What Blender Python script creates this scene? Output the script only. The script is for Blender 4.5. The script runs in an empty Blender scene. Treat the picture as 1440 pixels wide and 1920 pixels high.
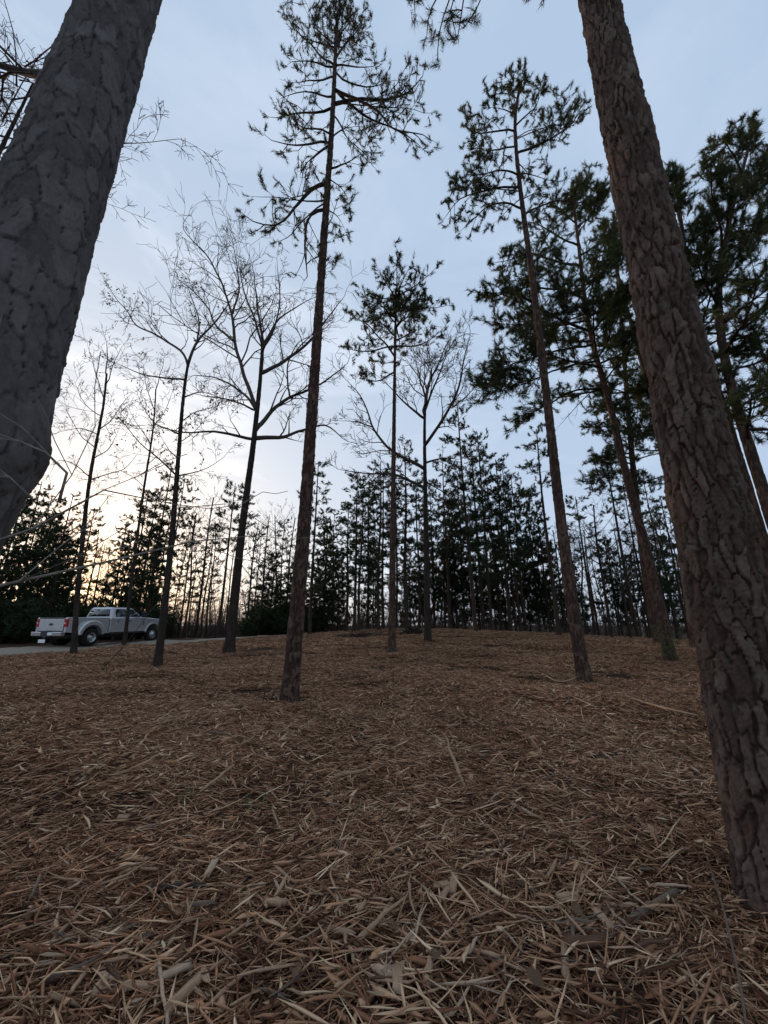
import bpy, math, random
import numpy as np
from mathutils import Vector

R = math.radians
scene = bpy.context.scene
col = scene.collection

# ------------------------------------------------------------------ camera
EYE = 1.35
PITCH = R(16.2)
FPX = 725.0
cam_d = bpy.data.cameras.new('camera')
cam = bpy.data.objects.new('camera', cam_d)
col.objects.link(cam)
cam.location = (0, 0, EYE)
cam.rotation_euler = (R(90) + PITCH, 0, 0)
cam_d.sensor_fit = 'VERTICAL'
cam_d.sensor_height = 24.0
cam_d.lens = FPX / 1920.0 * 24.0
cam_d.clip_start = 0.05
cam_d.clip_end = 3000
scene.camera = cam

# ------------------------------------------------------------------ sky and sun
SUN_AZ = R(-36.9)      # from +Y towards +X
SUN_EL = R(6.0)
world = bpy.data.worlds.new('World')
scene.world = world
world.use_nodes = True
wn, wl = world.node_tree.nodes, world.node_tree.links
wn.clear()
w_out = wn.new('ShaderNodeOutputWorld')
w_bg = wn.new('ShaderNodeBackground')
w_bg.inputs['Strength'].default_value = 0.1
sky = wn.new('ShaderNodeTexSky')
sky.sky_type = 'NISHITA'
sky.sun_disc = False
sky.sun_elevation = SUN_EL
sky.sun_rotation = SUN_AZ
sky.air_density = 1.0
sky.dust_density = 1.6
sky.ozone_density = 2.2
# a thin, even veil of high cloud over the whole sky, brighter and warmer towards the low sun
def _wm(op, a, b=0.0, clamp=False):
    o = wn.new('ShaderNodeMath'); o.operation = op; o.use_clamp = clamp
    for v, i in ((a, 0), (b, 1)):
        if hasattr(v, 'is_output'): wl.new(v, o.inputs[i])
        else: o.inputs[i].default_value = v
    return o.outputs[0]
def _wmix(fac, a, b, mode='MIX'):
    o = wn.new('ShaderNodeMix'); o.data_type = 'RGBA'; o.blend_type = mode
    for v, i in ((fac, 0), (a, 6), (b, 7)):
        if hasattr(v, 'is_output'): wl.new(v, o.inputs[i])
        else: o.inputs[i].default_value = v if i == 0 else (*v, 1)
    return o.outputs[2]
w_tc = wn.new('ShaderNodeTexCoord')
w_dot = wn.new('ShaderNodeVectorMath'); w_dot.operation = 'DOT_PRODUCT'
w_dot.inputs[1].default_value = (math.sin(SUN_AZ) * math.cos(SUN_EL), math.cos(SUN_AZ) * math.cos(SUN_EL), math.sin(SUN_EL))
wl.new(w_tc.outputs['Generated'], w_dot.inputs[0])
w_ang = _wm('ARCCOSINE', w_dot.outputs['Value'])
w_glow = _wm('POWER', 2.718, _wm('MULTIPLY', _wm('POWER', w_ang, 2.0), -1 / R(33) ** 2))
w_core = _wm('POWER', 2.718, _wm('MULTIPLY', w_ang, -1 / R(5.0)))
w_sep = wn.new('ShaderNodeSeparateXYZ'); wl.new(w_tc.outputs['Generated'], w_sep.inputs[0])
w_hz = _wm('POWER', 2.718, _wm('MULTIPLY', _wm('ABSOLUTE', w_sep.outputs['Z']), -5.0))
w_map = wn.new('ShaderNodeMapping'); w_map.inputs['Scale'].default_value = (1.2, 1.2, 4.0); w_map.inputs['Rotation'].default_value = (.2, .35, .5)
wl.new(w_tc.outputs['Generated'], w_map.inputs[0])
w_no = wn.new('ShaderNodeTexNoise'); w_no.inputs['Scale'].default_value = 2.6; w_no.inputs['Detail'].default_value = 7; w_no.inputs['Roughness'].default_value = .55; w_no.inputs['Distortion'].default_value = .6
wl.new(w_map.outputs[0], w_no.inputs['Vector'])
w_cl = wn.new('ShaderNodeMapRange'); w_cl.inputs['From Min'].default_value = .48; w_cl.inputs['From Max'].default_value = .70
wl.new(w_no.outputs[0], w_cl.inputs['Value'])
VEIL, GLOW, CORE, HORI, CIRR = (2.90, 3.70, 4.85), (2.8, 1.85, .65), (8.0, 3.0, .3), (.75, .45, .2), (3.0, 2.7, 2.4)
w_c = _wmix(1.0, VEIL, _wmix(w_glow, (0, 0, 0), GLOW), 'ADD')
w_c = _wmix(1.0, w_c, _wmix(w_core, (0, 0, 0), CORE), 'ADD')
w_c = _wmix(1.0, w_c, _wmix(w_hz, (0, 0, 0), HORI), 'ADD')
w_c = _wmix(1.0, w_c, _wmix(_wm('MULTIPLY', w_cl.outputs[0], _wm('ADD', .14, w_glow)), (0, 0, 0), CIRR), 'ADD')
w_ns = _wmix(1.0, sky.outputs[0], (.18, .18, .18), 'MULTIPLY')
w_all = _wmix(1.0, w_ns, w_c, 'ADD')
wl.new(w_all, w_bg.inputs['Color'])
wl.new(w_bg.outputs[0], w_out.inputs['Surface'])

sun_d = bpy.data.lights.new('sun', 'SUN')
sun_d.energy = 2.0
sun_d.angle = R(0.6)
sun_d.color = (1.0, 0.72, 0.45)
sun = bpy.data.objects.new('sun', sun_d)
col.objects.link(sun)
sdir = Vector((math.sin(SUN_AZ) * math.cos(SUN_EL), math.cos(SUN_AZ) * math.cos(SUN_EL), math.sin(SUN_EL)))
sun.rotation_euler = sdir.to_track_quat('Z', 'Y').to_euler()
sun.location = (-30, 40, 20)

scene.view_settings.view_transform = 'Standard'
scene.view_settings.look = 'None'
scene.view_settings.gamma = 1.0
scene.view_settings.exposure = 0.62
scene.cycles.max_bounces = 4
scene.cycles.diffuse_bounces = 2
scene.cycles.transparent_max_bounces = 8

# ------------------------------------------------------------------ noise and terrain
def _hash(ix, iy, s):
    h = (ix.astype(np.int64) * 374761393 + iy.astype(np.int64) * 668265263 + s * 974634777) & 0x7fffffff
    h = ((h ^ (h >> 13)) * 1274126177) & 0x7fffffff
    h = h ^ (h >> 16)
    return (h & 0xfffff) / float(0xfffff)

def vnoise(x, y, s=0):
    x = np.asarray(x, float); y = np.asarray(y, float)
    ix = np.floor(x); iy = np.floor(y)
    fx = x - ix; fy = y - iy
    fx = fx * fx * (3 - 2 * fx); fy = fy * fy * (3 - 2 * fy)
    a = _hash(ix, iy, s); b = _hash(ix + 1, iy, s); c = _hash(ix, iy + 1, s); d = _hash(ix + 1, iy + 1, s)
    return (a * (1 - fx) + b * fx) * (1 - fy) + (c * (1 - fx) + d * fx) * fy

def sstep(a, b, x):
    t = np.clip((x - a) / (b - a), 0, 1)
    return t * t * (3 - 2 * t)

def terrain(x, y):
    x = np.asarray(x, float); y = np.asarray(y, float)
    c = 0.2 + 0.76 * np.exp(-((x - 3) / 12.0) ** 2)
    z = c * sstep(3, 30, y)
    z = z - 0.05 * np.clip(y - 33, 0, 50)
    lum = (vnoise(x * 0.9, y * 0.9, 3) - 0.5) * 0.14 + (vnoise(x * .35 + 4, y * .35, 5) - .5) * .12 + (vnoise(x * 2.3, y * 2.3, 4) - 0.5) * 0.05
    return z + lum * sstep(60, 25, np.hypot(x, y)) * sstep(0.3, 1.5, np.hypot(x, y))

def tz(x, y):
    return float(terrain(x, y))

CP, SP = math.cos(PITCH), math.sin(PITCH)
def ray(px, py):
    a = (px - 720) / FPX; b = (960 - py) / FPX
    return np.array([a, CP - b * SP, b * CP + SP])

def P(px, py, Y):
    d = ray(px, py)
    return np.array([0, 0, EYE]) + d * (Y / d[1])

def G(px, py):
    """the spot on the ground under that line of sight"""
    d = ray(px, py); prev = 0.3
    for t in np.concatenate([np.arange(0.4, 12, 0.05), np.arange(12, 60, 0.2)]):
        p = np.array([0, 0, EYE]) + d * t
        if p[2] < tz(p[0], p[1]):
            break
        prev = t
    p = np.array([0, 0, EYE]) + d * t
    p[2] = tz(p[0], p[1])
    return p

# ------------------------------------------------------------------ scene helpers
def tag(o, label=None, cat=None, group=None, kind=None):
    if label: o['label'] = label
    if cat: o['category'] = cat
    if group: o['group'] = group
    if kind: o['kind'] = kind
    return o

def empty(name, loc, rz=0.0):
    o = bpy.data.objects.new(name, None)
    o.empty_display_size = 0.2
    col.objects.link(o)
    o.location = loc
    o.rotation_euler = (0, 0, rz)
    return o

def mesh_np(name, V, faces_list, smooth=False, mats=(), mat_idx=None):
    """faces_list: list of integer arrays (n,3) or (n,4)"""
    me = bpy.data.meshes.new(name)
    V = np.asarray(V, np.float32).reshape(-1, 3)
    me.vertices.add(len(V)); me.vertices.foreach_set('co', V.ravel())
    faces_list = [np.asarray(f, np.int32) for f in faces_list if len(f)]
    nl = sum(f.size for f in faces_list); nf = sum(len(f) for f in faces_list)
    if nf:
        me.loops.add(nl)
        me.loops.foreach_set('vertex_index', np.concatenate([f.ravel() for f in faces_list]))
        me.polygons.add(nf)
        tot = np.concatenate([np.full(len(f), f.shape[1], np.int32) for f in faces_list])
        st = np.concatenate([[0], np.cumsum(tot)[:-1]]).astype(np.int32)
        me.polygons.foreach_set('loop_start', st)
        me.polygons.foreach_set('loop_total', tot)
        if mat_idx is not None:
            me.polygons.foreach_set('material_index', np.asarray(mat_idx, np.int32))
        if smooth:
            me.polygons.foreach_set('use_smooth', np.ones(nf, bool))
    for m in mats: me.materials.append(m)
    me.update(calc_edges=True)
    return me

def link(name, me, parent=None, loc=None):
    o = bpy.data.objects.new(name, me)
    col.objects.link(o)
    if parent is not None: o.parent = parent
    if loc is not None: o.location = loc
    return o

class MB:
    """collects tubes, segments, triangles -> one mesh"""
    def __init__(s):
        s.V = []; s.F3 = []; s.F4 = []; s.n = 0; s.M3 = []; s.M4 = []
        s.seg = []
    def add(s, V, F3=None, F4=None, m=0):
        V = np.asarray(V, float).reshape(-1, 3)
        if F3 is not None and len(F3):
            s.F3.append(np.asarray(F3) + s.n); s.M3.append(np.full(len(F3), m))
        if F4 is not None and len(F4):
            s.F4.append(np.asarray(F4) + s.n); s.M4.append(np.full(len(F4), m))
        s.V.append(V); s.n += len(V)
    def merge(s, o, m=0):
        o.flush()
        off = s.n
        s.V += o.V; s.n += o.n
        s.F3 += [f + off for f in o.F3]; s.F4 += [f + off for f in o.F4]
        s.M3 += [np.full(len(f), m) for f in o.F3]; s.M4 += [np.full(len(f), m) for f in o.F4]
    def tube(s, pts, rad, sides=5, m=0, cap=True):
        pts = np.asarray(pts, float); n = len(pts)
        rad = np.broadcast_to(np.asarray(rad, float), (n,))
        T = np.gradient(pts, axis=0)
        T /= np.linalg.norm(T, axis=1, keepdims=True) + 1e-9
        ref = np.array([0.31, 0.2, 0.93]) if abs(T[0][2]) < 0.85 else np.array([1.0, 0.1, 0.0])
        A = np.cross(T, ref); A /= np.linalg.norm(A, axis=1, keepdims=True) + 1e-9
        B = np.cross(T, A)
        th = np.arange(sides) * 2 * np.pi / sides
        V = pts[:, None, :] + rad[:, None, None] * (np.cos(th)[None, :, None] * A[:, None, :] + np.sin(th)[None, :, None] * B[:, None, :])
        i = np.arange(n - 1)[:, None] * sides; j = np.arange(sides)[None, :]; k = (j + 1) % sides
        F = np.stack([i + j, i + k, i + sides + k, i + sides + j], -1).reshape(-1, 4)
        F3 = None
        if cap:
            F3 = [[0, q + 1, q] for q in range(1, sides - 1)] + [[(n - 1) * sides, (n - 1) * sides + q, (n - 1) * sides + q + 1] for q in range(1, sides - 1)]
        s.add(V.reshape(-1, 3), F3, F, m)
    def line(s, p0, p1, r0, r1):
        s.seg.append((*p0, *p1, r0, r1))
    def flush(s, m=0):
        if not s.seg: return
        S = np.array(s.seg); s.seg = []
        p0, p1 = S[:, :3], S[:, 3:6]
        T = p1 - p0; T /= np.linalg.norm(T, axis=1, keepdims=True) + 1e-9
        ref = np.where(np.abs(T[:, 2:3]) < 0.8, np.array([[0.0, 0.0, 1.0]]), np.array([[1.0, 0.0, 0.0]]))
        A = np.cross(T, ref); A /= np.linalg.norm(A, axis=1, keepdims=True) + 1e-9
        B = np.cross(T, A)
        V = []
        for (p, r) in ((p0, S[:, 6:7]), (p1, S[:, 7:8])):
            for k in range(3):
                a = k * 2 * np.pi / 3
                V.append(p + r * (math.cos(a) * A + math.sin(a) * B))
        V = np.stack(V, 1)
        b = np.arange(len(S))[:, None] * 6
        F = np.concatenate([b + np.array([[k, (k + 1) % 3, 3 + (k + 1) % 3, 3 + k]]) for k in range(3)])
        s.add(V.reshape(-1, 3), None, F, m)
    def tufts(s, T, rng, k=14, w=0.014, m=0, spread=(0.2, 1.0)):
        """T rows: x y z dx dy dz size ; each a brush of pointed needles"""
        if not len(T): return
        T = np.asarray(T, float); N = len(T)
        p = np.repeat(T[:, :3], k, 0); d = np.repeat(T[:, 3:6], k, 0); L = np.repeat(T[:, 6], k)
        d /= np.linalg.norm(d, axis=1, keepdims=True) + 1e-9
        rv = rng.normal(size=(N * k, 3)); perp = np.cross(d, rv); perp /= np.linalg.norm(perp, axis=1, keepdims=True) + 1e-9
        a = rng.uniform(spread[0], spread[1], N * k)
        nd = d * np.cos(a)[:, None] + perp * np.sin(a)[:, None]
        base = p + d * (rng.uniform(-1.25, 0.2, N * k) * L)[:, None]
        ln = L * rng.uniform(0.65, 1.1, N * k)
        tip = base + nd * ln[:, None]
        tip[:, 2] -= 0.08 * ln
        sd = np.cross(nd, rng.normal(size=(N * k, 3))); sd /= np.linalg.norm(sd, axis=1, keepdims=True) + 1e-9
        V = np.stack([base + sd * w * 0.55, tip, base - sd * w * 0.55], 1).reshape(-1, 3)
        b = np.arange(N * k)[:, None] * 3
        s.add(V, b + np.array([[0, 1, 2]]), None, m)
    def leaves(s, C, rng, size=0.09, m=0):
        C = np.asarray(C, float); N = len(C)
        if not N: return
        a = rng.normal(size=(N, 3)); a[:, 2] -= 1.2; a /= np.linalg.norm(a, axis=1, keepdims=True)
        b = np.cross(a, rng.normal(size=(N, 3))); b /= np.linalg.norm(b, axis=1, keepdims=True)
        c = np.cross(a, b)
        L = size * rng.uniform(0.6, 1.3, N)[:, None]
        V = np.stack([C, C + a * L * .5 + b * L * .28 + c * L * .1, C + a * L, C + a * L * .5 - b * L * .28 + c * L * .12], 1).reshape(-1, 3)
        q = np.arange(N)[:, None] * 4
        s.add(V, np.concatenate([q + np.array([[0, 1, 2]]), q + np.array([[0, 2, 3]])]), None, m)
    def box(s, c, h, m=0, rz=0.0):
        c = np.asarray(c, float); h = np.asarray(h, float)
        V = np.array([[x, y, z] for x in (-1, 1) for y in (-1, 1) for z in (-1, 1)], float) * h
        if rz:
            ca, sa = math.cos(rz), math.sin(rz)
            V = np.stack([V[:, 0] * ca - V[:, 1] * sa, V[:, 0] * sa + V[:, 1] * ca, V[:, 2]], 1)
        F = [[0, 1, 3, 2], [4, 6, 7, 5], [0, 4, 5, 1], [2, 3, 7, 6], [0, 2, 6, 4], [1, 5, 7, 3]]
        s.add(V + c, None, F, m)
    def mesh(s, name, mats, smooth=False):
        s.flush()
        fl, mi = [], []
        if s.F3: fl.append(np.concatenate(s.F3)); mi.append(np.concatenate(s.M3))
        if s.F4: fl.append(np.concatenate(s.F4)); mi.append(np.concatenate(s.M4))
        return mesh_np(name, np.concatenate(s.V), fl, smooth, mats, np.concatenate(mi))

# ------------------------------------------------------------------ materials
class NT:
    def __init__(s, name):
        s.m = bpy.data.materials.new(name); s.m.use_nodes = True
        s.t = s.m.node_tree; s.N = s.t.nodes; s.L = s.t.links
        s.b = s.N['Principled BSDF']
    def n(s, typ, **kw):
        o = s.N.new(typ)
        for k, v in kw.items():
            if k.startswith('i_'): o.inputs[k[2:].replace('_', ' ')].default_value = v
            else: setattr(o, k, v)
        return o
    def l(s, a, b): s.L.new(a, b)
    def ramp(s, fac, stops):
        r = s.n('ShaderNodeValToRGB')
        while len(r.color_ramp.elements) < len(stops): r.color_ramp.elements.new(0.5)
        for e, (p, c) in zip(r.color_ramp.elements, stops):
            e.position = p; e.color = (*c, 1)
        s.l(fac, r.inputs[0]); return r.outputs[0]
    def noise(s, scale, vec=None, detail=4, rough=.6):
        o = s.n('ShaderNodeTexNoise', i_Scale=scale, i_Detail=detail, i_Roughness=rough)
        if vec is not None: s.l(vec, o.inputs['Vector'])
        return o.outputs[0]
    def obj(s, scale=(1, 1, 1)):
        t = s.n('ShaderNodeTexCoord'); mp = s.n('ShaderNodeMapping'); mp.inputs['Scale'].default_value = scale
        s.l(t.outputs['Object'], mp.inputs['Vector']); return mp.outputs[0]
    def bump(s, h, strength, dist):
        b = s.n('ShaderNodeBump', i_Strength=strength, i_Distance=dist)
        s.l(h, b.inputs['Height']); s.l(b.outputs[0], s.b.inputs['Normal'])
    def mix(s, fac, a, b, mode='MIX'):
        o = s.n('ShaderNodeMix', data_type='RGBA', blend_type=mode)
        for v, i in ((fac, 0), (a, 6), (b, 7)):
            if hasattr(v, 'is_output'): s.l(v, o.inputs[i])
            else: o.inputs[i].default_value = v if i == 0 else (*v, 1)
        return o.outputs[2]
    def math(s, op, a, b=0.0):
        o = s.n('ShaderNodeMath', operation=op)
        for v, i in ((a, 0), (b, 1)):
            if hasattr(v, 'is_output'): s.l(v, o.inputs[i])
            else: o.inputs[i].default_value = v
        return o.outputs[0]
    def set(s, **kw):
        kw.setdefault('Specular_IOR_Level', .12 if kw.get('Roughness', .5) > .55 else .5)
        for k, v in kw.items():
            i = s.b.inputs[k.replace('_', ' ')]
            if hasattr(v, 'is_output'): s.l(v, i)
            else: i.default_value = (*v, 1) if isinstance(v, tuple) and len(v) == 3 else v
        return s.m

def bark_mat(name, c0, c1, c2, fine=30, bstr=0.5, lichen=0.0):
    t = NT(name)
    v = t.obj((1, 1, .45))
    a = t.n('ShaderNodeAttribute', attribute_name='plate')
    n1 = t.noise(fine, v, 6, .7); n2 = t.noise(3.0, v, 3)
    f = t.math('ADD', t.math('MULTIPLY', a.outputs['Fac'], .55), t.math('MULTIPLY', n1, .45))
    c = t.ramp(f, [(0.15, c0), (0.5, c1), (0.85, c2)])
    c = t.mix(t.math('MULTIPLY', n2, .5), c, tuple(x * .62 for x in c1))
    if lichen:
        n3 = t.noise(14, t.obj((1, 1, 1)), 5)
        k = t.ramp(n3, [(0.6, (0, 0, 0)), (0.72, (1, 1, 1))])
        c = t.mix(t.math('MULTIPLY', k, lichen), c, (.20, .20, .17))
    t.bump(t.noise(fine * 1.2, v, 9, .8), bstr, .02)
    return t.set(Base_Color=c, Roughness=.9)

M = {}
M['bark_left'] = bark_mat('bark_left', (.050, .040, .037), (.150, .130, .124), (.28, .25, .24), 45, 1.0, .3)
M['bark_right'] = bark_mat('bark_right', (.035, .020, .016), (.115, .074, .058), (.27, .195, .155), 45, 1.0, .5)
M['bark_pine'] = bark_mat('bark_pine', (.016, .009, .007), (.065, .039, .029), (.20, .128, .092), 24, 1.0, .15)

def far_bark(name, a, b, c):
    t = NT(name)
    v = t.obj((1, 1, .22)); n1 = t.noise(9, v, 6, .75)
    t.bump(t.noise(16, v, 6, .7), .8, .05)
    oi = t.n('ShaderNodeObjectInfo')
    cc = t.ramp(n1, [(.3, a), (.55, b), (.8, c)])
    cc = t.mix(t.math('MULTIPLY', oi.outputs['Random'], .5), cc, tuple(x * .6 for x in b))
    return t.set(Base_Color=cc, Roughness=.92)
M['bark_far'] = far_bark('bark_far', (.025, .017, .013), (.06, .042, .032), (.13, .09, .065))
M['bark_grey'] = far_bark('bark_grey', (.018, .013, .011), (.048, .036, .029), (.12, .092, .075))
M['twig'] = NT('twig').set(Base_Color=(.085, .066, .056), Roughness=.9)
t = NT('pale_limb'); n_ = t.noise(25, t.obj((1, 1, 1)), 5)
M['pale_limb'] = t.set(Base_Color=t.ramp(n_, [(.3, (.12, .105, .09)), (.7, (.25, .22, .19))]), Roughness=.85)

def needle_mat(name, a, b, c, tr=.25):
    t = NT(name)
    g = t.n('ShaderNodeNewGeometry')
    oi = t.n('ShaderNodeObjectInfo')
    n1 = t.noise(.9, t.obj((1, 1, 1)), 3)
    f = t.math('ADD', t.math('MULTIPLY', g.outputs['Random Per Island'], .55), t.math('MULTIPLY', n1, .45))
    f = t.math('ADD', f, t.math('MULTIPLY', t.math('SUBTRACT', oi.outputs['Random'], .5), .25))
    c_ = t.ramp(f, [(.25, a), (.5, b), (.8, c)])
    t.set(Base_Color=c_, Roughness=.6)
    tl = t.n('ShaderNodeBsdfTranslucent'); t.l(c_, tl.inputs['Color'])
    mx = t.n('ShaderNodeMixShader'); mx.inputs[0].default_value = tr
    t.l(t.b.outputs[0], mx.inputs[1]); t.l(tl.outputs[0], mx.inputs[2])
    t.l(mx.outputs[0], t.N['Material Output'].inputs['Surface'])
    return t.m
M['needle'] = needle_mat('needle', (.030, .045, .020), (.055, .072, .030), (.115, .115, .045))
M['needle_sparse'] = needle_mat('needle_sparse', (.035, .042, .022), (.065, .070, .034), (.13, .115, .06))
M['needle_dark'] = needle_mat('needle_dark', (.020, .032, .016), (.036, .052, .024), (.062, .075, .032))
M['sprig'] = needle_mat('sprig', (.06, .07, .025), (.10, .115, .04), (.16, .16, .06))
M['dead_leaf'] = needle_mat('dead_leaf', (.07, .04, .025), (.13, .08, .05), (.20, .13, .08), .3)
M['grass'] = needle_mat('grass', (.05, .085, .02), (.075, .12, .03), (.11, .15, .045))

t = NT('soil'); v = t.obj((1, 1, 1))
n1 = t.noise(14, v, 8, .75); n2 = t.noise(1.3, v, 3)
vv = t.n('ShaderNodeTexNoise', i_Scale=45.0, i_Detail=3.0, i_Distortion=2.0); t.l(v, vv.inputs['Vector'])
c_ = t.ramp(n1, [(.3, (.022, .011, .007)), (.55, (.06, .032, .02)), (.8, (.13, .072, .045))])
c_ = t.mix(t.math('MULTIPLY', n2, .4), c_, (.075, .045, .032))
t.bump(vv.outputs[0], .9, .03)
M['soil'] = t.set(Base_Color=c_, Roughness=.95)

t = NT('mulch')
a = t.n('ShaderNodeAttribute', attribute_name='tone')
oi = t.n('ShaderNodeObjectInfo')
fib = t.noise(160, t.obj((1, 1, 1)), 4, .7)
geo_ = t.n('ShaderNodeNewGeometry')
pat = t.noise(.55, geo_.outputs['Position'], 4, .6)
f = t.math('ADD', a.outputs['Fac'], t.math('MULTIPLY', t.math('SUBTRACT', fib, .5), .22))
f = t.math('ADD', f, t.math('MULTIPLY', t.math('SUBTRACT', pat, .5), .5))
c_ = t.ramp(f, [(0.0, (.06, .026, .015)), (.3, (.215, .100, .055)), (.58, (.42, .23, .130)), (.82, (.58, .385, .235)), (1.0, (.72, .54, .35))])
t.bump(fib, .35, .004)
M['mulch'] = t.set(Base_Color=c_, Roughness=.9)

def wood_mat(name, a, b, c):
    t = NT(name); v = t.obj((1, 12, 12)); n1 = t.noise(14, v, 5, .7)
    oi = t.n('ShaderNodeObjectInfo')
    cc = t.ramp(n1, [(.3, a), (.55, b), (.8, c)])
    cc = t.mix(t.math('MULTIPLY', oi.outputs['Random'], .55), cc, tuple(x * .62 for x in b))
    t.bump(n1, .5, .004)
    return t.set(Base_Color=cc, Roughness=.88)
M['wood_pale'] = wood_mat('wood_pale', (.30, .20, .13), (.46, .33, .23), (.62, .48, .36))
M['wood_tan'] = wood_mat('wood_tan', (.24, .145, .09), (.40, .26, .165), (.55, .39, .26))
M['wood_brown'] = wood_mat('wood_brown', (.07, .036, .023), (.13, .073, .047), (.21, .125, .085))
M['wood_grey'] = wood_mat('wood_grey', (.10, .074, .055), (.18, .135, .10), (.28, .215, .165))
M['wood_dark'] = wood_mat('wood_dark', (.025, .019, .016), (.05, .038, .032), (.09, .07, .06))

t = NT('gravel'); v = t.obj((1, 1, 1))
n1 = t.noise(30, v, 6, .8); n2 = t.noise(1.2, v, 3)
c_ = t.ramp(n1, [(.3, (.16, .128, .098)), (.7, (.38, .32, .255))])
c_ = t.mix(t.math('MULTIPLY', n2, .35), c_, (.15, .12, .095))
t.bump(n1, .6, .02)
M['gravel'] = t.set(Base_Color=c_, Roughness=.95)

# ------------------------------------------------------------------ ground
def build_ground():
    rings = np.concatenate([[0.0], np.geomspace(0.6, 45, 130), np.geomspace(50, 1500, 20)])
    na = 240
    th = np.arange(na) * 2 * np.pi / na
    X = (rings[1:, None] * np.sin(th)).ravel(); Y = (rings[1:, None] * np.cos(th)).ravel()
    Z = terrain(X, Y)
    V = np.concatenate([[[0, 0, tz(0, 0)]], np.stack([X, Y, Z], 1)])
    i = np.arange(len(rings) - 2)[:, None] * na; j = np.arange(na)[None]; k = (j + 1) % na
    F4 = np.stack([1 + i + j, 1 + i + na + j, 1 + i + na + k, 1 + i + k], -1).reshape(-1, 4)
    F3 = np.stack([np.zeros(na, int), 1 + np.arange(na), 1 + (np.arange(na) + 1) % na], 1)
    tag(link('ground', mesh_np('ground', V, [F3, F4], True, [M['soil']])), kind='structure')
build_ground()

def resample(pts, n):
    pts = np.asarray(pts, float)
    if len(pts) == 1: return np.repeat(pts, n, 0)
    d = np.concatenate([[0], np.cumsum(np.linalg.norm(np.diff(pts, axis=0), axis=1))])
    if len(pts) > 2:     # round the corners first
        tt = np.linspace(0, d[-1], max(8, 4 * len(pts)))
        q = np.stack([np.interp(tt, d, pts[:, k]) for k in range(3)], 1)
        for _ in range(3):
            q[1:-1] = .25 * q[:-2] + .5 * q[1:-1] + .25 * q[2:]
        pts = q
        d = np.concatenate([[0], np.cumsum(np.linalg.norm(np.diff(pts, axis=0), axis=1))])
    tt = np.linspace(0, d[-1], n)
    return np.stack([np.interp(tt, d, pts[:, k]) for k in range(3)], 1)

ROAD_NEAR = [G(-140, 1247), G(0, 1231), G(140, 1222), G(300, 1209.5), G(420, 1201), G(530, 1192)]
def build_road():
    q = resample(ROAD_NEAR, 60)
    ext = q[-1] + np.array([[4, 4, 0], [9, 9, 0]]); q = np.concatenate([q, ext])
    T = np.gradient(q[:, :2], axis=0); T /= np.linalg.norm(T, axis=1, keepdims=True)
    Nn = np.stack([-T[:, 1], T[:, 0]], 1)
    V = []; nw = 7
    for w in range(nw):
        e = q[:, :2] + Nn * (w * 4.6 / (nw - 1)) + (Nn * (vnoise(np.arange(len(q)) * .7, w, 9)[:, None] - .5) * .5 if w in (0, nw - 1) else 0)
        zz = terrain(e[:, 0], e[:, 1]) + (.035 if 0 < w < nw - 1 else .012)
        V.append(np.stack([e[:, 0], e[:, 1], zz], 1))
    V = np.stack(V, 1); n = len(q)
    i = np.arange(n - 1)[:, None] * nw; j = np.arange(nw - 1)[None]
    F = np.stack([i + j, i + nw + j, i + nw + j + 1, i + j + 1], -1).reshape(-1, 4)[:, ::-1]
    tag(link('gravel_road', mesh_np('gravel_road', V.reshape(-1, 3), [F], True, [M['gravel']])), kind='structure')
build_road()

# ------------------------------------------------------------------ trunks with real bark
def voro(u, v, nu, seed):
    """jittered cells, u wraps at nu; -> F1, F2, random id, offset to the nearest seed"""
    iu = np.floor(u); iv = np.floor(v)
    F1 = np.full(u.shape, 9.0); F2 = F1.copy(); idr = np.zeros(u.shape); ou = np.zeros(u.shape); ov = np.zeros(u.shape); pu = ou.copy(); pv = ov.copy()
    for a in (-1, 0, 1):
        for b in (-1, 0, 1):
            cu = iu + a; cv = iv + b; w = np.mod(cu, nu)
            du = cu + .12 + .76 * _hash(w, cv, seed) - u; dv = cv + .1 + .8 * _hash(w, cv, seed + 7) - v
            d = np.sqrt(du * du + dv * dv)
            near = d < F1
            sec = (~near) & (d < F2)
            pu = np.where(near, ou, np.where(sec, du, pu)); pv = np.where(near, ov, np.where(sec, dv, pv))
            F2 = np.where(near, F1, np.minimum(F2, d))
            idr = np.where(near, _hash(w, cv, seed + 13), idr); ou = np.where(near, du, ou); ov = np.where(near, dv, ov)
            F1 = np.where(near, d, F1)
    across = np.abs(ou - pu) / (np.abs(ou - pu) + np.abs(ov - pv) + 1e-6)
    return F1, F2, idr, ou, ov, across

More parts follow.
